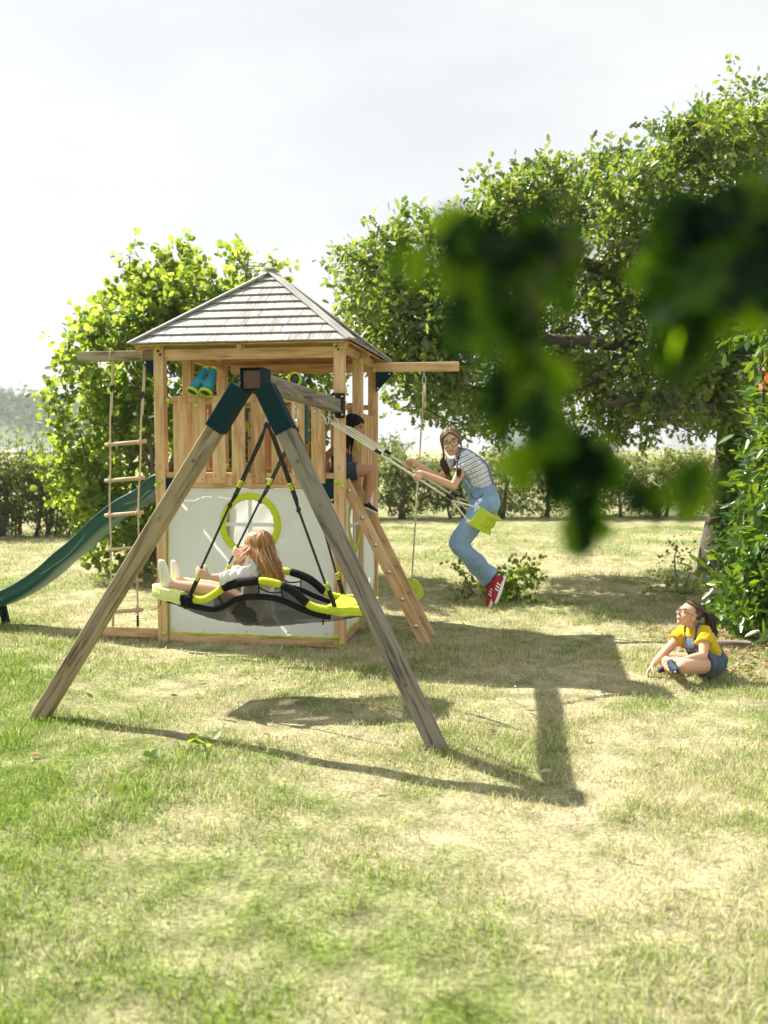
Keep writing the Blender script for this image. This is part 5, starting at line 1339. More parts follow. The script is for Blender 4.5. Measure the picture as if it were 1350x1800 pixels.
class Head:
    def __init__(s, c, fwd, up, k=1.0): s.c = Vector(c); s.R = frame3(fwd, up); s.k = k
    def w(s, x, y, z): return s.c + s.R @ (Vector((x, y, z)) * s.k)
    def loc(s, V): return (V - np.array(s.c)) @ np.array(s.R) / s.k
    def ell(s, mb, c, r, nu=20, nv=14): mb.ell(s.w(*c), tuple(q * s.k for q in r), s.R, nu, nv)
    def shape(s, mb):
        s.ell(mb, (0, -.014, .028), (.070, .088, .076), 28, 18); s.ell(mb, (0, .026, -.030), (.054, .055, .068), 24, 16)
        s.ell(mb, (0, .050, -.084), (.022, .022, .017)); s.ell(mb, (0, .02, -.075), (.04, .045, .025))
        for q in (-1, 1):
            s.ell(mb, (q * .030, .048, -.030), (.026, .028, .026)); s.ell(mb, (q * .070, -.006, -.008), (.010, .018, .028)); s.ell(mb, (q * .009, .086, -.027), (.008, .009, .007))
            limb(mb, [s.w(q * .012, .076, .026), s.w(q * .030, .073, .030), s.w(q * .046, .058, .024)], [.008 * s.k, .009 * s.k, .007 * s.k], 8, 3)
            limb(mb, [s.w(q * .018, .068, .012), s.w(q * .031, .069, .0145), s.w(q * .044, .060, .010)], [.0045 * s.k] * 3, 6, 3)
        limb(mb, [s.w(0, .076, .014), s.w(0, .085, -.004), s.w(0, .096, -.022)], [.007 * s.k, .008 * s.k, .0105 * s.k], 10, 4)
        s.ell(mb, (0, .079, -.050), (.021, .010, .0055)); s.ell(mb, (0, .078, -.060), (.018, .010, .0065))
    def colour(s, base, lip=(.48, .17, .15), brow=(.10, .06, .04)):
        base = np.array(base)
        def f(V):
            C = np.tile(base, (len(V), 1)); l = s.loc(V); x, y, z = np.abs(l[:, 0]), l[:, 1], l[:, 2]
            near = np.linalg.norm(l, axis=1) < .14
            def mixin(mask, c, a): C[:] = C * (1 - (mask * a)[:, None]) + np.array(c)[None] * (mask * a)[:, None]
            lipm = np.clip(1.6 - ((x / .023) ** 2 + ((z + .055) / .0095) ** 2) * 1.2, 0, 1) * (y > .06) * near; mixin(lipm, lip, .6)
            mouth = np.clip(1.4 - ((x / .021) ** 2 + ((z + .0553) / .0028) ** 2), 0, 1) * (y > .06) * near; mixin(mouth, (.16, .05, .045), .8)
            ch = np.exp(-((x - .036) / .018) ** 2 - ((z + .025) / .018) ** 2) * (y > .03) * near; mixin(ch, (base[0] * 1.02, base[1] * .70, base[2] * .66), .5)
            bz = .033 - 6 * np.maximum(0, x - .03) ** 2 * 3 + .1 * np.minimum(0, x - .03) * 0
            br = np.clip(1.5 - ((z - bz) / .0055) ** 2, 0, 1) * (x > .013) * (x < .048) * (y > .03) * near; mixin(br, brow, .8)
            return C
        return f
    def eyes(s, parent, look=(0, 0)):
        for q in (-1, 1):
            mb = MB(); s.ell(mb, (q * .031, .0585, .004), (.0118, .0105, .0064), 14, 10); e_ = mb.build('eye', M['eye'], parent, world=True, smooth=True)
            mb = MB(); s.ell(mb, (q * .031 + look[0], .0655, .004 + look[1]), (.0064, .0050, .0060), 12, 8); mb.build('iris', M['iris'], e_, world=True, smooth=True)
            mb = MB(); mb.tube([s.w(q * .018, .066, .0075), s.w(q * .026, .0705, .0105), s.w(q * .036, .0695, .010), s.w(q * .045, .060, .006)], .0019 * s.k, 6); mb.build('eyelash', M['frame'], e_, world=True)
    def glasses(s, parent):
        mb = MB(); k = s.k
        for q in (-1, 1):
            c = s.w(q * .033, .086, -.001); nr = s.R @ Vector((q * .18, 1, .05))
            Mx = frame3(nr, s.R @ Vector((0, 0, 1)))
            pts = []
            for i in range(28):
                a = 2 * pi * i / 28; r = .0265 * (1 + .04 * cos(4 * a))
                pts.append(c + Mx @ Vector((cos(a) * r * 1.06, 0, sin(a) * r * .95)) * k)
            mb.tube(pts, .0022 * k, 6, closed=True)
            mb.tube([s.w(q * .060, .078, .006), s.w(q * .074, .060, .008), s.w(q * .079, -.004, .006), s.w(q * .076, -.018, -.008)], .0020 * k, 6)
        mb.tube([s.w(-.006, .091, .003), s.w(0, .094, .006), s.w(.006, .091, .003)], .0022 * k, 6)
        g = mb.build('glasses', M['frame'], parent, world=True, smooth=True)
        mb = MB()
        for q in (-1, 1):
            c = s.w(q * .033, .0855, -.001); Mx = frame3(s.R @ Vector((q * .18, 1, .05)), s.R @ Vector((0, 0, 1)))
            vs = [c] + [c + Mx @ Vector((cos(2 * pi * i / 24) * .0275, 0, sin(2 * pi * i / 24) * .025)) * k for i in range(24)]
            mb.add(vs, [(0, 1 + i, 1 + (i + 1) % 24) for i in range(24)])
        mb.build_each('spectacle_lens', M['spec_lens'], g, world=True)
    # hair
    def sc(s, d, lift=1.0, g=0.0):
        d = Vector(d).normalized(); return s.w(d.x * .076 * lift, -.014 + d.y * .094 * lift, .028 + d.z * .083 * lift + g)
    def over(s, d0, d1, n=7, lift=1.0):
        d0, d1 = Vector(d0).normalized(), Vector(d1).normalized()
        return [s.sc(d0.slerp(d1, i / (n - 1)) if d0.angle(d1) > 1e-3 else d0, lift) for i in range(n)]
    def cap(s, mb, keep, lift=1.0, nu=36, nv=24):
        b = len(mb.v); vs = []; fs = []
        for j in range(nv + 1):
            th = -pi / 2 + pi * j / nv
            for i in range(nu):
                ph = 2 * pi * i / nu; vs.append(Vector((cos(th) * cos(ph), cos(th) * sin(ph), sin(th))))
        for j in range(nv):
            for i in range(nu):
                f = (j * nu + i, j * nu + (i + 1) % nu, (j + 1) * nu + (i + 1) % nu, (j + 1) * nu + i)
                c = sum((vs[k] for k in f), Vector()) / 4
                if c.length > 1e-6 and keep(c.normalized()): fs.append(f)
        mb.add([s.sc(v, lift) for v in vs], fs)
def strand(mb, pts, r, rnd, taper=.35, sub=3):
    q = [Vector(x) for x in curve(pts, sub)]; n = len(q)
    mb.tube(q, [r * (1 - (1 - taper) * (i / (n - 1)) ** 2) for i in range(n)], 5)

def hand(mb, wrist, dirn, palm, thumb, k=1.0, curl=(45, 55, 40), spread=4, tcurl=20):
    """palm + four jointed fingers + thumb from the side of the palm; palm: direction the palm faces; thumb: direction of the thumb side"""
    y = Vector(dirn).normalized(); n = Vector(palm); n = (n - y * n.dot(y)).normalized(); x = Vector(thumb); x = (x - y * x.dot(y) - n * x.dot(n)).normalized()
    wr = Vector(wrist); k = k * .92
    P = lambda a, b, c: wr + (x * a + y * b + n * c) * k
    kn = [(.028, .076), (.0095, .081), (-.0095, .078), (-.027, .069)]
    for (a, b) in kn: limb(mb, [P(a * .45, -.002, 0), P(a * .8, b * .55, -.001), P(a, b, 0)], [.0125 * k, .0125 * k, .0095 * k], 8, 3)
    mb.ell(P(.0, .045, .002), (.030 * k, .034 * k, .012 * k), Matrix(((x.x, y.x, n.x), (x.y, y.y, n.y), (x.z, y.z, n.z))), 14, 8)
    ln = [(.036, .022, .018), (.040, .026, .019), (.037, .024, .018), (.029, .018, .016)]
    for i, (a, b) in enumerate(kn):
        p = P(a, b, 0); ang = 0; pts = [p]; sp = radians(spread * (1.5 - i))
        for j in range(3):
            ang += radians(curl[j] * (1 + .06 * (i - 1)))
            d = (y * cos(ang) + n * sin(ang)); d = (d + x * sin(sp) * cos(ang)).normalized(); p = p + d * ln[i][j] * k; pts.append(p)
        limb(mb, pts, [.0088 * k, .0082 * k, .0074 * k, .0062 * k], 8, 3)
    p0 = P(.018, .018, .004); d1 = (x * .72 + y * .62 + n * .30).normalized(); p1 = p0 + d1 * .036 * k
    a = radians(tcurl); d2 = (d1 * cos(a) + (n * .8 - x * .3).normalized() * sin(a)).normalized(); p2 = p1 + d2 * .028 * k; d3 = (d2 * cos(a) + (n * .8 - x * .5).normalized() * sin(a)).normalized(); p3 = p2 + d3 * .021 * k
    limb(mb, [p0, p1, p2, p3], [.0125 * k, .0105 * k, .0092 * k, .0068 * k], 8, 3)
def arm(mb, sh, el, wr, k=1.0):
    limb(mb, [sh, Vector(sh).lerp(el, .5), el], [.042 * k, .038 * k, .031 * k], 12, 4)
    limb(mb, [el, Vector(el).lerp(wr, .35), wr], [.031 * k, .032 * k, .0205 * k], 12, 4)
def leg(mb, hp, kn, an, k=1.0):
    limb(mb, [hp, Vector(hp).lerp(kn, .5), kn], [.078 * k, .066 * k, .049 * k], 14, 5)
    limb(mb, [kn, Vector(kn).lerp(an, .35), Vector(kn).lerp(an, .8), an], [.049 * k, .050 * k, .034 * k, .031 * k], 14, 5)
def shoe(parent, heel, toe, up, colr, sole_mat='rubber', stripes=None, collar=.36, laces=True, name='shoe'):
    h, t = Vector(heel), Vector(toe); Ls = (t - h).length; R = frame3(t - h, up)
    P = lambda x, y, z: h + R @ (Vector((x, y, z)) * Ls)
    mb = MB()
    limb(mb, [P(0, .15, .17), P(0, .45, .15), P(0, .72, .115), P(0, .88, .095)], [.135 * Ls, .145 * Ls, .14 * Ls, .105 * Ls], 14, 5, flat=None)
    limb(mb, [P(0, .17, .14), P(0, .20, collar)], [.14 * Ls, .125 * Ls], 14, 5, caps=(True, False))
    limb(mb, [P(0, .45, .18), P(0, .26, collar * .92)], [.115 * Ls, .10 * Ls], 12, 4)
    b = blob(name, mb, M['shoe'], parent, .005, 3, None, colr)
    mb = MB(); o = []
    for i in range(28):
        a = 2 * pi * i / 28; yy = .5 + .5 * sin(a); w = (.15 + .035 * sin((yy - .35) * 3.0)) * (abs(cos(a)) ** .6) * (1 if cos(a) >= 0 else -1); o.append((w * Ls, yy * 1.0 * Ls))
    Mx = Matrix.Translation(h) @ R.to_4x4(); mb.prism(o, -.015 * Ls, .085 * Ls, Mx); mb.build('sole', M[sole_mat], b, world=True, bevel=.004)
    if stripes:
        mb = MB()
        for sx in (-1, 1):
            for y0 in (.36, .46, .56): mb.board(P(sx * .138, y0, .10), P(sx * .120, y0 - .05, .235), .010, .045 * Ls, (0, 1, 0) if abs((P(1, 0, 0) - P(0, 0, 0)).normalized().y) < .5 else R @ Vector((0, 1, 0)))
        mb.build_each('stripe', M['rubber'], b, world=True)
    if laces:
        mb = MB()
        for i in range(4):
            y0 = .38 + .09 * i; z0 = .30 - .055 * i; mb.tube([P(-.07, y0 - .02, z0 - .01), P(0, y0, z0 + .02), P(.07, y0 + .02, z0 - .01)], .010 * Ls * 1.6, 6)
        mb.build_each('lace', M['rubber'], b, world=True)
    return b
def strap(mb, pts, w, nrmf, th=.005):
    """a cloth strap: flat ribbon through pts"""
    q = [Vector(p) for p in curve(pts, 6)]
    for i in range(len(q) - 1):
        d = (q[i + 1] - q[i]).normalized(); mb.board(q[i] - d * .002, q[i + 1] + d * .002, w, th, nrmf(q[i]))
def along(a, b, x):
    """point on segment a-b whose picture x is nearest x"""
    best = min(range(401), key=lambda i: abs((lambda p: p.x / (p.y * cos(PITCH) - (p.z - CAM_H) * sin(PITCH)) * FPX + 675 - x)(a.lerp(b, i / 400))))
    return a.lerp(b, best / 400)

SK = (.60, .36, .25); SK2 = (.44, .225, .135)
# ---------------------------------------------------------------- girl riding the belt swing
pg = thing('person', 'girl in blue dungarees, striped tee and glasses riding the lime belt swing', 'person', at(835, 900, 7.13))
y0 = 7.12
pel, wst, chs, nk = at(851, 884, y0), at(845, 858, y0), at(831, 824, y0), at(811, 797, y0)
shN, shF = at(821, 806, y0 - .125), at(806, 803, y0 + .12)
hdN = Head(at(793, 778, y0 - .03), (-.16, -1, -.10), (-.16, .0, 1), .98)
gN, gF = along(*hand_pts[0], 733), along(*hand_pts[1], 717)
elN, elF = at(797, 855, y0 - .16), at(772, 842, y0 + .16)
rdir = (hand_pts[0][1] - hand_pts[0][0]).normalized()
def grip(el, g, rope_d, side, k=1.0, off=.018, back=.085):
    """wrist placed so that the fist closes on point g of a rope"""
    d = (Vector(g) - Vector(el)).normalized(); n = d.cross(rope_d).normalized()
    # palm faces the rope; the thumb lies along the rope
    fd = (d - rope_d * d.dot(rope_d)); fd = fd.normalized() if fd.length > .2 else n
    pn = rope_d.cross(fd).normalized() * side
    wr = Vector(g) - fd * (.070 * k) - pn * off
    return wr, fd, pn
b = MB()
hdN.shape(b)
limb(b, [hdN.w(0, -.02, -.05), nk, nk.lerp(chs, .3)], [.036, .039, .05], 12, 4)
ax = (shN - shF).normalized()
for q in (-1, 1): limb(b, [pel + ax * q * .04, wst + ax * q * .035, chs + ax * q * .05, nk.lerp(chs, .35) + ax * q * .05], [.082, .07, .078, .055], 14, 5)
limb(b, [shF, nk.lerp(chs, .22), shN], [.043, .05, .043], 12, 4)
wN, fN, pN = grip(elN, gN, rdir, -1); wF, fF, pF = grip(elF, gF, rdir, -1)
arm(b, shN, elN, wN, .95); arm(b, shF, elF, wF, .95)
hand(b, wN, fN, pN, -rdir, .95, (62, 78, 55), 1, 45); hand(b, wF, fF, pF, -rdir, .95, (62, 78, 55), 1, 45)
hpN, knN, anN = at(853, 886, y0 - .085), at(803, 955, y0 - .075), at(863, 1009, y0 - .07)
hpF, knF, anF = at(851, 886, y0 + .085), at(806, 960, y0 + .085), at(857, 1020, y0 + .10)
leg(b, hpN, knN, anN, .86); leg(b, hpF, knF, anF, .86)
body = blob('body', b, M['skin'], pg, .0042, 4, None, hdN.colour(SK))
hdN.eyes(pg, (-.001, 0)); hdN.glasses(pg)
# striped tee
c = MB()
for q in (-1, 1): limb(c, [wst.lerp(pel, .25) + ax * q * .045, wst + ax * q * .042, chs + ax * q * .055, nk.lerp(chs, .30) + ax * q * .055], [.088, .083, .09, .06], 16, 6)
limb(c, [shF.lerp(nk, -.02), nk.lerp(chs, .20), shN.lerp(nk, -.02)], [.054, .062, .054], 14, 5)
for s_, e_ in ((shN, elN), (shF, elF)): limb(c, [s_, s_.lerp(e_, .2), s_.lerp(e_, .44)], [.056, .057, .058], 16, 5, caps=(True, False))
tax = np.array((nk - pel).normalized())
def stripe_col(V):
    d = (V - np.array(pel)) @ tax; ph = (d / .036) % 1.0; C = np.tile(np.array([.78, .80, .84]), (len(V), 1))
    C[ph < .15] = (.055, .075, .14); C[(ph > .5) & (ph < .60)] = (.34, .42, .58); return C
blob('striped_tee', c, M['cloth'], pg, .0042, 4, wrinkles(.004, 40, 3), stripe_col)
# dungarees
DEN = (.20, .30, .46)
c = MB()
limb(c, [pel + ax * -.07, pel + ax * .07], [.105, .105], 16, 6)
bt_ = (pel - knN); back_d = Vector((.8, -.1, .25)).normalized()
c.ell(pel + back_d * .030, (.10, .12, .095))
for q in (-1, 1): limb(c, [pel + ax * q * .055, wst.lerp(pel, .35) + ax * q * .055, wst + ax * q * .052 ], [.098, .095, .090], 16, 6, caps=(True, False))
for h_, k_, a_ in ((hpN, knN, anN), (hpF, knF, anF)):
    limb(c, [h_, h_.lerp(k_, .5), k_], [.089, .075, .061], 16, 6)
    limb(c, [k_, k_.lerp(a_, .3), k_.lerp(a_, .75), k_.lerp(a_, 1.02)], [.061, .058, .055, .058], 16, 6, caps=(True, False))
def denim(base, seed, ax0=None):
    r = np.random.default_rng(seed); k = r.normal(size=(3, 3)) * 14
    def f(V):
        w = .5 + .5 * np.sin(V @ k[0] + np.sin(V @ k[1])); return np.array(base)[None] * (.88 + .24 * w)[:, None]
    return f
front = Vector((-.80, .10, -.50)).normalized(); front = (front - Vector(tax) * front.dot(Vector(tax))).normalized()
dg_ = blob('dungarees', c, M['denim'], pg, .005, 4, wrinkles(.010, 30, 5), denim(DEN, 1))
c = MB()
for q in (-1, 0, 1): limb(c, [wst.lerp(pel, .2) + ax * q * .045 + front * .030, wst.lerp(chs, .35) + ax * q * .045 + front * .032, wst.lerp(chs, .9) + ax * q * .035 + front * .036], [.076, .074, .070], 14, 5)
for q in (-1, 1): limb(c, [wst.lerp(pel, .3) + ax * q * .075 + front * .0, wst.lerp(chs, .25) + ax * q * .075 + front * .028], [.074, .05], 14, 5)
blob('bib', c, M['denim'], dg_, .005, 4, wrinkles(.003, 40, 8), denim(DEN, 2))
for q in (-1, 1):
    c = MB(); a_ = ax * q * .062
    strap(c, [wst - front * .094 + ax * q * .05, wst.lerp(chs, .6) - front * .098 + a_, chs - front * .096 + a_, nk.lerp(chs, .35) - front * .070 + a_, nk.lerp(chs, .22) + Vector(tax) * .058 + a_, nk.lerp(chs, .5) + front * .085 + a_, chs + front * .100 + a_ * .8], .032, lambda p: Vector(p) - (pel + Vector(tax) * (Vector(p) - pel).dot(Vector(tax))))
    o_ = c.build('strap', M['denim'], dg_, world=True); cc = o_.data.color_attributes.new('Col', 'FLOAT_COLOR', 'POINT'); cc.data.foreach_set('color', np.tile(np.array([.10, .17, .30, 1], np.float32), len(o_.data.vertices)))
c = MB(); pk = at(838, 874, y0 - .185)
c.tube(curve([pk + Vector((-.045, 0, .035)), pk + Vector((-.03, -.008, -.0)), pk + Vector((.01, -.012, -.012)), pk + Vector((.05, -.008, .03))], 5), .004, 6); c.build('pocket_seam', M['frame'], dg_, world=True)
RED = (.30, .018, .035)
fdN = (at(868, 1062, y0 - .09) - at(884, 1012, y0 - .07)).normalized()
shoe(pg, at(889, 1013, y0 - .07), at(872, 1062, y0 - .10), at(858, 1005, y0 - .07) - at(884, 1022, y0 - .07), RED, stripes=True)
shoe(pg, at(876, 1024, y0 + .10), at(861, 1069, y0 + .08), at(848, 1017, y0 + .1) - at(872, 1034, y0 + .1), RED, stripes=True)
# hair: centre parting, two low pigtails in front of the shoulders
rnd = random.Random(2); hm = MB()
hdN.cap(hm, lambda d: not (d.y > .30 and d.z < .62 - .25 * abs(d.x)) and not (d.z < -.62), 1.0)
for i in range(150):
    q = -1 if i % 2 else 1; f = rnd.random(); d0 = (q * .03, .78 - 1.5 * f, .62 + .38 * sin(pi * f * .9)); d1 = (q * .97, -.05 - .3 * f + rnd.uniform(-.15, .12), -.25 + rnd.uniform(-.2, .15))
    d1 = (q * .97, .32 - .9 * f + rnd.uniform(-.1, .1), -.10 + rnd.uniform(-.25, .15))
    pts = hdN.over(d0, d1, 6, 1.035 + rnd.uniform(0, .05)); tie = hdN.w(q * .070, .012, -.088); pts.append(pts[-1].lerp(tie, .55)); pts.append(tie + Vector((rnd.uniform(-1, 1), rnd.uniform(-1, 1), rnd.uniform(-1, 1))) * .008)
    strand(hm, pts, .0045, rnd, .8)
hair = hm.build('hair', M['hair_brown'], pg, world=True, smooth=True)
tm = MB()
for q, tip in ((1, at(788, 833, y0 - .06)), (-1, at(806, 832, y0 - .19))):
    tie = hdN.w(q * .070, .012, -.088); mid = tie.lerp(tip, .45) + Vector((-.010, -.025, .0))
    if q > 0: mid += Vector((-.012, 0, 0))
    for i in range(60):
        j = Vector((rnd.uniform(-1, 1), rnd.uniform(-1, 1), rnd.uniform(-1, 1)))
        strand(tm, [tie + j * .008, tie.lerp(mid, .5) + j * .018, mid + j * .024, tip + j * .016 + Vector((0, 0, rnd.uniform(-.03, .02)))], .0048, rnd, .3)
tm.build('pigtail', M['hair_tail'], hair, world=True, smooth=True)

# ---------------------------------------------------------------- girl lying in the nest swing
pn_ = thing('person', 'girl with long strawberry blond hair and white blouse reclining in the nest swing', 'person', at(445, 1085, 6.27))
pel, chs, nk = at(446, 1072, 6.27), at(457, 1020, 6.27), at(457, 990, 6.27)
shN, shF = at(444, 1003, 6.16), at(466, 1001, 6.40); ax = (shN - shF).normalized()
hdB = Head(at(453, 963, 6.27), (-.80, .62, .06), (.05, 0, 1), 1.0)
rN, rF = rope_ends[0], rope_ends[2]
def along_y(a, b, y):
    return min((a.lerp(b, i / 400) for i in range(401)), key=lambda p: abs(900 - ((p.y * sin(PITCH) + (p.z - CAM_H) * cos(PITCH)) / (p.y * cos(PITCH) - (p.z - CAM_H) * sin(PITCH))) * FPX - y))
gN, gF = along_y(*rN, 1006), along_y(*rF, 969)
b = MB(); hdB.shape(b)
limb(b, [hdB.w(0, -.02, -.05), nk, nk.lerp(chs, .4)], [.037, .040, .05], 12, 4)
for q in (-1, 1): limb(b, [pel + ax * q * .04, pel.lerp(chs, .5) + ax * q * .035, chs + ax * q * .05, nk.lerp(chs, .4) + ax * q * .05], [.082, .07, .078, .055], 14, 5)
limb(b, [shF, nk.lerp(chs, .35), shN], [.043, .05, .043], 12, 4)
elN, elF = at(396, 1017, 6.07), at(428, 1006, 6.50)
dN = (rN[1] - rN[0]).normalized(); dF = (rF[1] - rF[0]).normalized()
wN, fN, pN = grip(elN, gN, dN, 1); wF, fF, pF = grip(elF, gF, dF, 1)
arm(b, shN, elN, wN, .95); arm(b, shF, elF, wF, .92)
hand(b, wN, fN, pN, -dN, 1.0, (60, 75, 50), 2, 40); hand(b, wF, fF, pF, -dF, 1.0, (60, 80, 55), 1, 45)
hpN, knN, anN = at(438, 1074, 6.20), at(383, 1040, 6.20), at(297, 1026, 6.17)
hpF, knF, anF = at(442, 1072, 6.36), at(388, 1036, 6.37), at(313, 1020, 6.36)
leg(b, hpN, knN, anN, .92); leg(b, hpF, knF, anF, .92)
blob('body', b, M['skin'], pn_, .0042, 4, None, hdB.colour((.64, .40, .29)))
hdB.eyes(pn_)
c = MB()
for q in (-1, 1): limb(c, [at(453, 1068, 6.27) + ax * q * .045, pel.lerp(chs, .45) + ax * q * .05, chs + ax * q * .055, nk.lerp(chs, .45) + ax * q * .055], [.102, .092, .092, .062], 16, 6)
limb(c, [at(462, 1064, 6.25), at(468, 1074, 6.25)], [.08, .05], 12, 4)
limb(c, [shF, nk.lerp(chs, .38), shN], [.055, .064, .055], 14, 5)
wE = elN.lerp(wN, .38); limb(c, [shN, shN.lerp(elN, .5), elN, wE], [.058, .056, .052, .040], 16, 6, caps=(True, False))
wE = elF.lerp(wF, .25); limb(c, [shF, shF.lerp(elF, .5), elF, wE], [.058, .054, .050, .040], 16, 6, caps=(True, False))
blob('blouse', c, M['cloth'], pn_, .0045, 3, wrinkles(.008, 42, 13), (.84, .82, .78))
c = MB(); limb(c, [pel + ax * -.06 + Vector((-.02, 0, -.01)), pel + ax * .06 + Vector((-.02, 0, -.01))], [.098, .098], 14, 5)
for h_, k_ in ((hpN, knN), (hpF, knF)): limb(c, [h_, h_.lerp(k_, .38)], [.088, .078], 16, 5, caps=(True, False))
blob('shorts', c, M['denim'], pn_, .005, 4, wrinkles(.005, 35, 9), (.045, .045, .05))
SHW = (.70, .67, .60)
shoe(pn_, at(284, 1037, 6.17), at(280, 983, 6.16), (Vector((1, 0, .15))), SHW, laces=False, collar=.30)
shoe(pn_, at(302, 1030, 6.36), at(302, 984, 6.36), (Vector((1, 0, .2))), SHW, laces=False, collar=.30)
rnd = random.Random(5); hm = MB()
hdB.cap(hm, lambda d: not (d.y > .35 and d.z < .55), 1.02)
fall = [(0.0, 0.0)]
for i in range(330):
    az = rnd.uniform(.18, 1.82) * pi   # around the head, leaving the face free
    dx, dy = sin(az), cos(az)
    d0 = (rnd.uniform(-.03, .03), .45 - rnd.random() * .5, .9); d1 = (dx, dy * 1.0 - .05, -.12 + rnd.uniform(-.15, .1))
    lf_ = 1.04 + rnd.uniform(0, .10); pts = hdB.over(d0, d1, 6, lf_); e_ = pts[-1]
    # falls towards the back (right of the picture) and down
    side = (e_ - hdB.c); bk = Vector((.042, -.012, 0)) if e_.x > hdB.c.x - .03 else Vector((-.035, .0, 0)); ln = rnd.uniform(.15, .24) if e_.x > hdB.c.x - .03 else rnd.uniform(.10, .17)
    wv = rnd.uniform(-.010, .010)
    p1 = e_ + bk * .5 + Vector((wv, side.y * .15 - .02, -ln * .30)); p2 = e_ + bk * 1.3 + Vector((-wv * 1.4, side.y * .2 - .045, -ln * .68)); p3 = e_ + bk * 1.9 + Vector((wv * 1.5, side.y * .2 - .06, -ln * 1.05))
    strand(hm, pts + [p1, p2, p3], .0056, rnd, .3)
for i in range(70):   # stray hairs
    d0 = (rnd.uniform(-.2, .2), .2 - rnd.random() * .6, .9); d1 = (rnd.uniform(-1, 1), rnd.uniform(-1, .2), rnd.uniform(-.2, .3)); pts = hdB.over(d0, d1, 5, 1.12 + rnd.uniform(0, .10)); pts.append(pts[-1] + Vector((rnd.uniform(-.02, .06), -.01, -rnd.uniform(.05, .15))))
    strand(hm, pts, .0014, rnd, .5)
hm.build('hair', M['hair_blond'], pn_, world=True, smooth=True)

# ---------------------------------------------------------------- girl sitting at the top of the ladder
pt_ = thing('person', 'dark haired girl in shorts sitting on the tower platform above the ladder', 'person', at(606, 842, 8.18))
pel, chs, nk = at(602, 828, 8.20), at(600, 796, 8.20), at(607, 774, 8.20)
hdT = Head(at(622, 751, 8.20), (.92, -.16, -.30), (.22, 0, 1), .95)
shN, shF = at(594, 786, 8.08), at(606, 785, 8.33); ax = (shN - shF).normalized()
b = MB(); hdT.shape(b); limb(b, [hdT.w(0, -.02, -.05), nk, nk.lerp(chs, .4)], [.034, .037, .05], 12, 4)
for q in (-1, 1): limb(b, [pel + ax * q * .04, pel.lerp(chs, .5) + ax * q * .035, chs + ax * q * .05, nk.lerp(chs, .4) + ax * q * .05], [.08, .07, .075, .05], 14, 5)
limb(b, [shF, nk.lerp(chs, .4), shN], [.042, .048, .042], 12, 4)
elN, elF = at(571, 803, 8.10), at(607, 812, 8.46); wN = at(578, 834, 8.14); wF = at(613, 806, 8.60)
arm(b, shN, elN, wN, .9); arm(b, shF, elF, wF, .9)
hand(b, wN, (.6, -.2, -.45), (0, 0, -1), (0, 1, 0), .9, (12, 14, 10), 6, 10); hand(b, wF, (.8, .2, .2), (.3, .6, -.5), (0, .2, 1), .9, (50, 70, 50), 1, 40)
hpN, knN, anN = at(608, 829, 8.12), at(655, 826, 8.10), at(645, 884, 8.10); hpF, knF, anF = at(608, 829, 8.28), at(651, 826, 8.32), at(640, 882, 8.34)
leg(b, hpN, knN, anN, .90); leg(b, hpF, knF, anF, .90)
blob('body', b, M['skin'], pt_, .0042, 4, None, hdT.colour(SK2, (.30, .10, .09), (.02, .014, .012)))
hdT.eyes(pt_)
c = MB()
for q in (-1, 1): limb(c, [pel + ax * q * .045, pel.lerp(chs, .5) + ax * q * .042, chs + ax * q * .052, nk.lerp(chs, .75) + ax * q * .045], [.09, .083, .085, .06], 16, 6)
strapm = None
limb(c, [shF.lerp(nk, .45).lerp(chs, .1), nk.lerp(chs, .55), shN.lerp(nk, .45).lerp(chs, .1)], [.045, .05, .045], 12, 4)
blob('vest_top', c, M['cloth'], pt_, .005, 4, wrinkles(.004, 40, 2), (.018, .020, .03))
c = MB(); limb(c, [pel + ax * -.06, pel + ax * .06], [.098, .098], 14, 5)
for h_, k_ in ((hpN, knN), (hpF, knF)): limb(c, [h_, h_.lerp(k_, .42)], [.088, .082], 16, 5, caps=(True, False))
blob('shorts', c, M['denim'], pt_, .005, 4, wrinkles(.005, 35, 7), denim((.035, .055, .085), 4))
BLK = (.014, .014, .024)
s1 = shoe(pt_, at(637, 890, 8.10), at(664, 903, 8.08), (-.15, 0, 1), BLK); s2 = shoe(pt_, at(633, 886, 8.34), at(658, 897, 8.33), (-.15, 0, 1), BLK)
rnd = random.Random(8); hm = MB(); hdT.cap(hm, lambda d: not (d.y > .32 and d.z < .60), 1.03)
for i in range(200):
    q = -1 if i % 2 else 1; f = rnd.random(); d0 = (q * .03, .75 - 1.4 * f, .62 + .38 * sin(pi * f * .9)); d1 = (q * .95, .28 - 1.2 * f, -.12 + rnd.uniform(-.2, .1))
    pts = hdT.over(d0, d1, 6, 1.04 + rnd.uniform(0, .07)); e_ = pts[-1]; ln = rnd.uniform(.15, .26); pts += [e_ + Vector((-.025, 0, -ln * .4)), e_ + Vector((-.05 - .02 * f, -.01 * q, -ln))]
    strand(hm, pts, .0055, rnd, .4)
hm.build('hair', M['hair_black'], pt_, world=True, smooth=True)

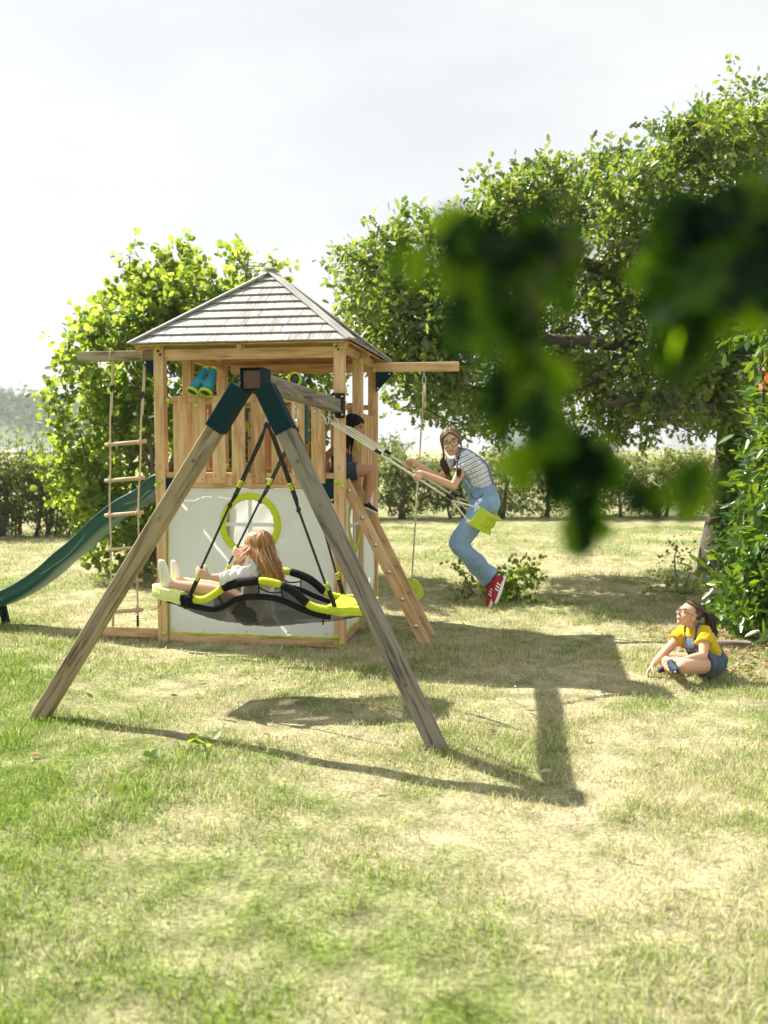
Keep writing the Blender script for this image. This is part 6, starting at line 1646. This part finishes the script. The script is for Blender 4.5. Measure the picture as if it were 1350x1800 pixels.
# ---------------------------------------------------------------- girl sitting cross-legged on the grass
pf = thing('person', 'girl in yellow tee and denim pinafore sitting cross legged on the grass, looking up', 'person', Vector((2.32, 6.85, 0)))
pel, chs, nk = at(1246, 1160, 6.92), at(1229, 1126, 6.88), at(1219, 1103, 6.87)
hdG = Head(at(1211, 1080, 6.85), (-.90, -.22, .36), (.30, 0, 1), .95)
shN, shF = at(1239, 1113, 6.77), at(1203, 1111, 7.00); ax = (shN - shF).normalized()
b = MB(); hdG.shape(b); limb(b, [hdG.w(0, -.02, -.05), nk, nk.lerp(chs, .4)], [.036, .039, .05], 12, 4)
for q in (-1, 1): limb(b, [pel + ax * q * .045, pel.lerp(chs, .5) + ax * q * .04, chs + ax * q * .05, nk.lerp(chs, .4) + ax * q * .05], [.085, .078, .08, .055], 14, 5)
limb(b, [shF, nk.lerp(chs, .35), shN], [.043, .05, .043], 12, 4)
elN, elF = at(1236, 1153, 6.66), at(1168, 1147, 6.92); wN, wF = at(1201, 1160, 6.55), at(1148, 1168, 6.80)
arm(b, shN, elN, wN, 1.0); arm(b, shF, elF, wF, 1.0)
hand(b, wN, (-1, -.05, .05), (.1, .3, -1), (0, 1, .2), 1.0, (18, 25, 20), 5, 15); hand(b, wF, (-.62, -.2, -.72), (.3, -.3, -.6), (-.5, -.6, .2), 1.0, (25, 35, 25), 4, 20)
hpN, knN, anN = at(1250, 1167, 6.82), at(1200, 1171, 6.50), at(1168, 1177, 6.80)
hpF, knF, anF = at(1242, 1166, 7.02), at(1166, 1157, 7.02), at(1181, 1177, 6.56)
for p in (anN, anF): p.z = max(p.z, .045)
leg(b, hpN, knN, anN, .98); leg(b, hpF, knF, anF, .92)
blob('body', b, M['skin'], pf, .0042, 4, None, hdG.colour((.62, .36, .24)))
hdG.eyes(pf); hdG.glasses(pf)
c = MB()
for q in (-1, 1): limb(c, [pel.lerp(chs, .15) + ax * q * .05, pel.lerp(chs, .5) + ax * q * .047, chs + ax * q * .055, nk.lerp(chs, .5) + ax * q * .055], [.093, .09, .09, .062], 16, 6)
limb(c, [shF, nk.lerp(chs, .38), shN], [.056, .062, .056], 14, 5)
for s_, e_ in ((shN, elN), (shF, elF)): limb(c, [s_, s_.lerp(e_, .25), s_.lerp(e_, .46)], [.058, .060, .064], 16, 5, caps=(True, False))
blob('yellow_tee', c, M['cloth'], pf, .0045, 4, wrinkles(.0055, 38, 4), (.72, .50, .025))
c = MB(); tax = (nk - pel).normalized(); front = Vector((-.78, -.6, -.2)); front = (front - tax * front.dot(tax)).normalized()
limb(c, [pel + ax * -.06, pel + ax * .06], [.098, .098], 16, 6)
for q in (-1, 1): limb(c, [pel + ax * q * .05, pel.lerp(chs, .28) + ax * q * .05], [.102, .099], 16, 5, caps=(True, False))
for h_, k_ in ((hpN, knN), (hpF, knF)): limb(c, [h_, h_.lerp(k_, .33)], [.097, .092], 16, 5, caps=(True, False))
DK = (.055, .085, .125)
pin = blob('denim_pinafore', c, M['denim'], pf, .005, 4, wrinkles(.006, 33, 6), denim(DK, 6))
c = MB()
for q in (-1, 0, 1): limb(c, [pel.lerp(chs, .1) + ax * q * .05 + front * .034, pel.lerp(chs, .55) + ax * q * .05 + front * .034, chs.lerp(nk, .05) + ax * q * .042 + front * .034], [.076, .074, .070], 14, 5)
blob('bib', c, M['denim'], pin, .005, 3, wrinkles(.003, 40, 8), denim((.085, .115, .155), 7))
for q in (-1, 1):
    c = MB(); a_ = ax * q * .072
    strap(c, [pel.lerp(chs, .2) - front * .098 + ax * q * .03, chs - front * .098 + a_ * .8, nk.lerp(chs, .42) - front * .068 + a_, nk.lerp(chs, .34) + tax * .062 + a_, nk.lerp(chs, .55) + front * .082 + a_, chs.lerp(nk, .05) + front * .106 + a_ * .75], .034, lambda p: Vector(p) - (pel + tax * (Vector(p) - pel).dot(tax)))
    so_ = c.build('strap', M['denim'], pin, world=True); cc = so_.data.color_attributes.new('Col', 'FLOAT_COLOR', 'POINT'); cc.data.foreach_set('color', np.tile(np.array([*DK, 1], np.float32), len(so_.data.vertices)))
c = MB()
for q in (-1, 1): p = chs.lerp(nk, -.1) + front * .108 + ax * q * .045; c.lathe([(.011, 0), (.011, .004), (.006, .005)], frame(p, front), 10)
c.build_each('button', M['metal'], pin, world=True)
NV = (.025, .045, .075)
shoe(pf, at(1179, 1176, 6.55), at(1192, 1184, 6.36), (-.2, .1, 1), NV, 'frame', laces=False); shoe(pf, at(1170, 1178, 6.78), at(1156, 1182, 6.70), (0, -.2, 1), NV, 'frame', laces=False)
rnd = random.Random(12); hm = MB(); hdG.cap(hm, lambda d: not (d.y > .22 and d.z < .58) and not (d.z < -.55) and not (abs(d.x) > .8 and d.z < .0 and d.y > -.1), 1.01)
tie = hdG.w(0, -.118, .035)
for i in range(130):
    a = rnd.uniform(-1, 1) * 1.9; d0 = (sin(a) * .85, .30 + .35 * cos(a), .15 + .65 * abs(cos(a * .6))); d1 = (rnd.uniform(-.2, .2), -1, .12 + rnd.uniform(-.2, .2)); pts = hdG.over(d0, d1, 6, 1.03 + rnd.uniform(0, .05)); pts.append(tie + Vector((rnd.gauss(0, 1), rnd.gauss(0, 1), rnd.gauss(0, 1))) * .006); strand(hm, pts, .0046, rnd, .8)
for i in range(120):
    j = Vector((rnd.gauss(0, 1), rnd.gauss(0, 1), rnd.gauss(0, 1))) * .5; p1 = tie + Vector((.035, -.01, .012)) + j * .018; p2 = tie + Vector((.062, -.02, -.05)) + j * .034; p3 = p2 + Vector((rnd.uniform(-.02, .025), rnd.uniform(-.02, .02), -.055)); p4 = p3 + Vector((rnd.uniform(-.03, .03), rnd.uniform(-.02, .02), rnd.uniform(-.06, -.015)))
    strand(hm, [tie + j * .008, p1, p2, p3, p4], .0046, rnd, .3)
hm.build('hair', M['hair_tail'], pf, world=True, smooth=True)
# ------------------------------------------------------------------ haze: even pale air round the whole scene
hz_ = MB(); x0, x1, y0_, y1_, z0_, z1_ = -480, 480, -20, 560, -2.5, 48
hz_.add([(x0, y0_, z0_), (x1, y0_, z0_), (x1, y1_, z0_), (x0, y1_, z0_), (x0, y0_, z1_), (x1, y0_, z1_), (x1, y1_, z1_), (x0, y1_, z1_)], [(3, 2, 1, 0), (4, 5, 6, 7), (0, 1, 5, 4), (1, 2, 6, 5), (2, 3, 7, 6), (3, 0, 4, 7)])
mh, N, L = new_mat('air_haze'); pv = N('ShaderNodeVolumePrincipled'); pv.inputs['Color'].default_value = (.93, .96, 1, 1); pv.inputs['Density'].default_value = .00045; pv.inputs['Anisotropy'].default_value = .3
oh = N('ShaderNodeOutputMaterial'); L(pv.outputs[0], oh.inputs['Volume'])
hzo = hz_.build('haze', mh); tag(hzo, 'thin pale summer haze in the air', 'haze', kind='stuff')
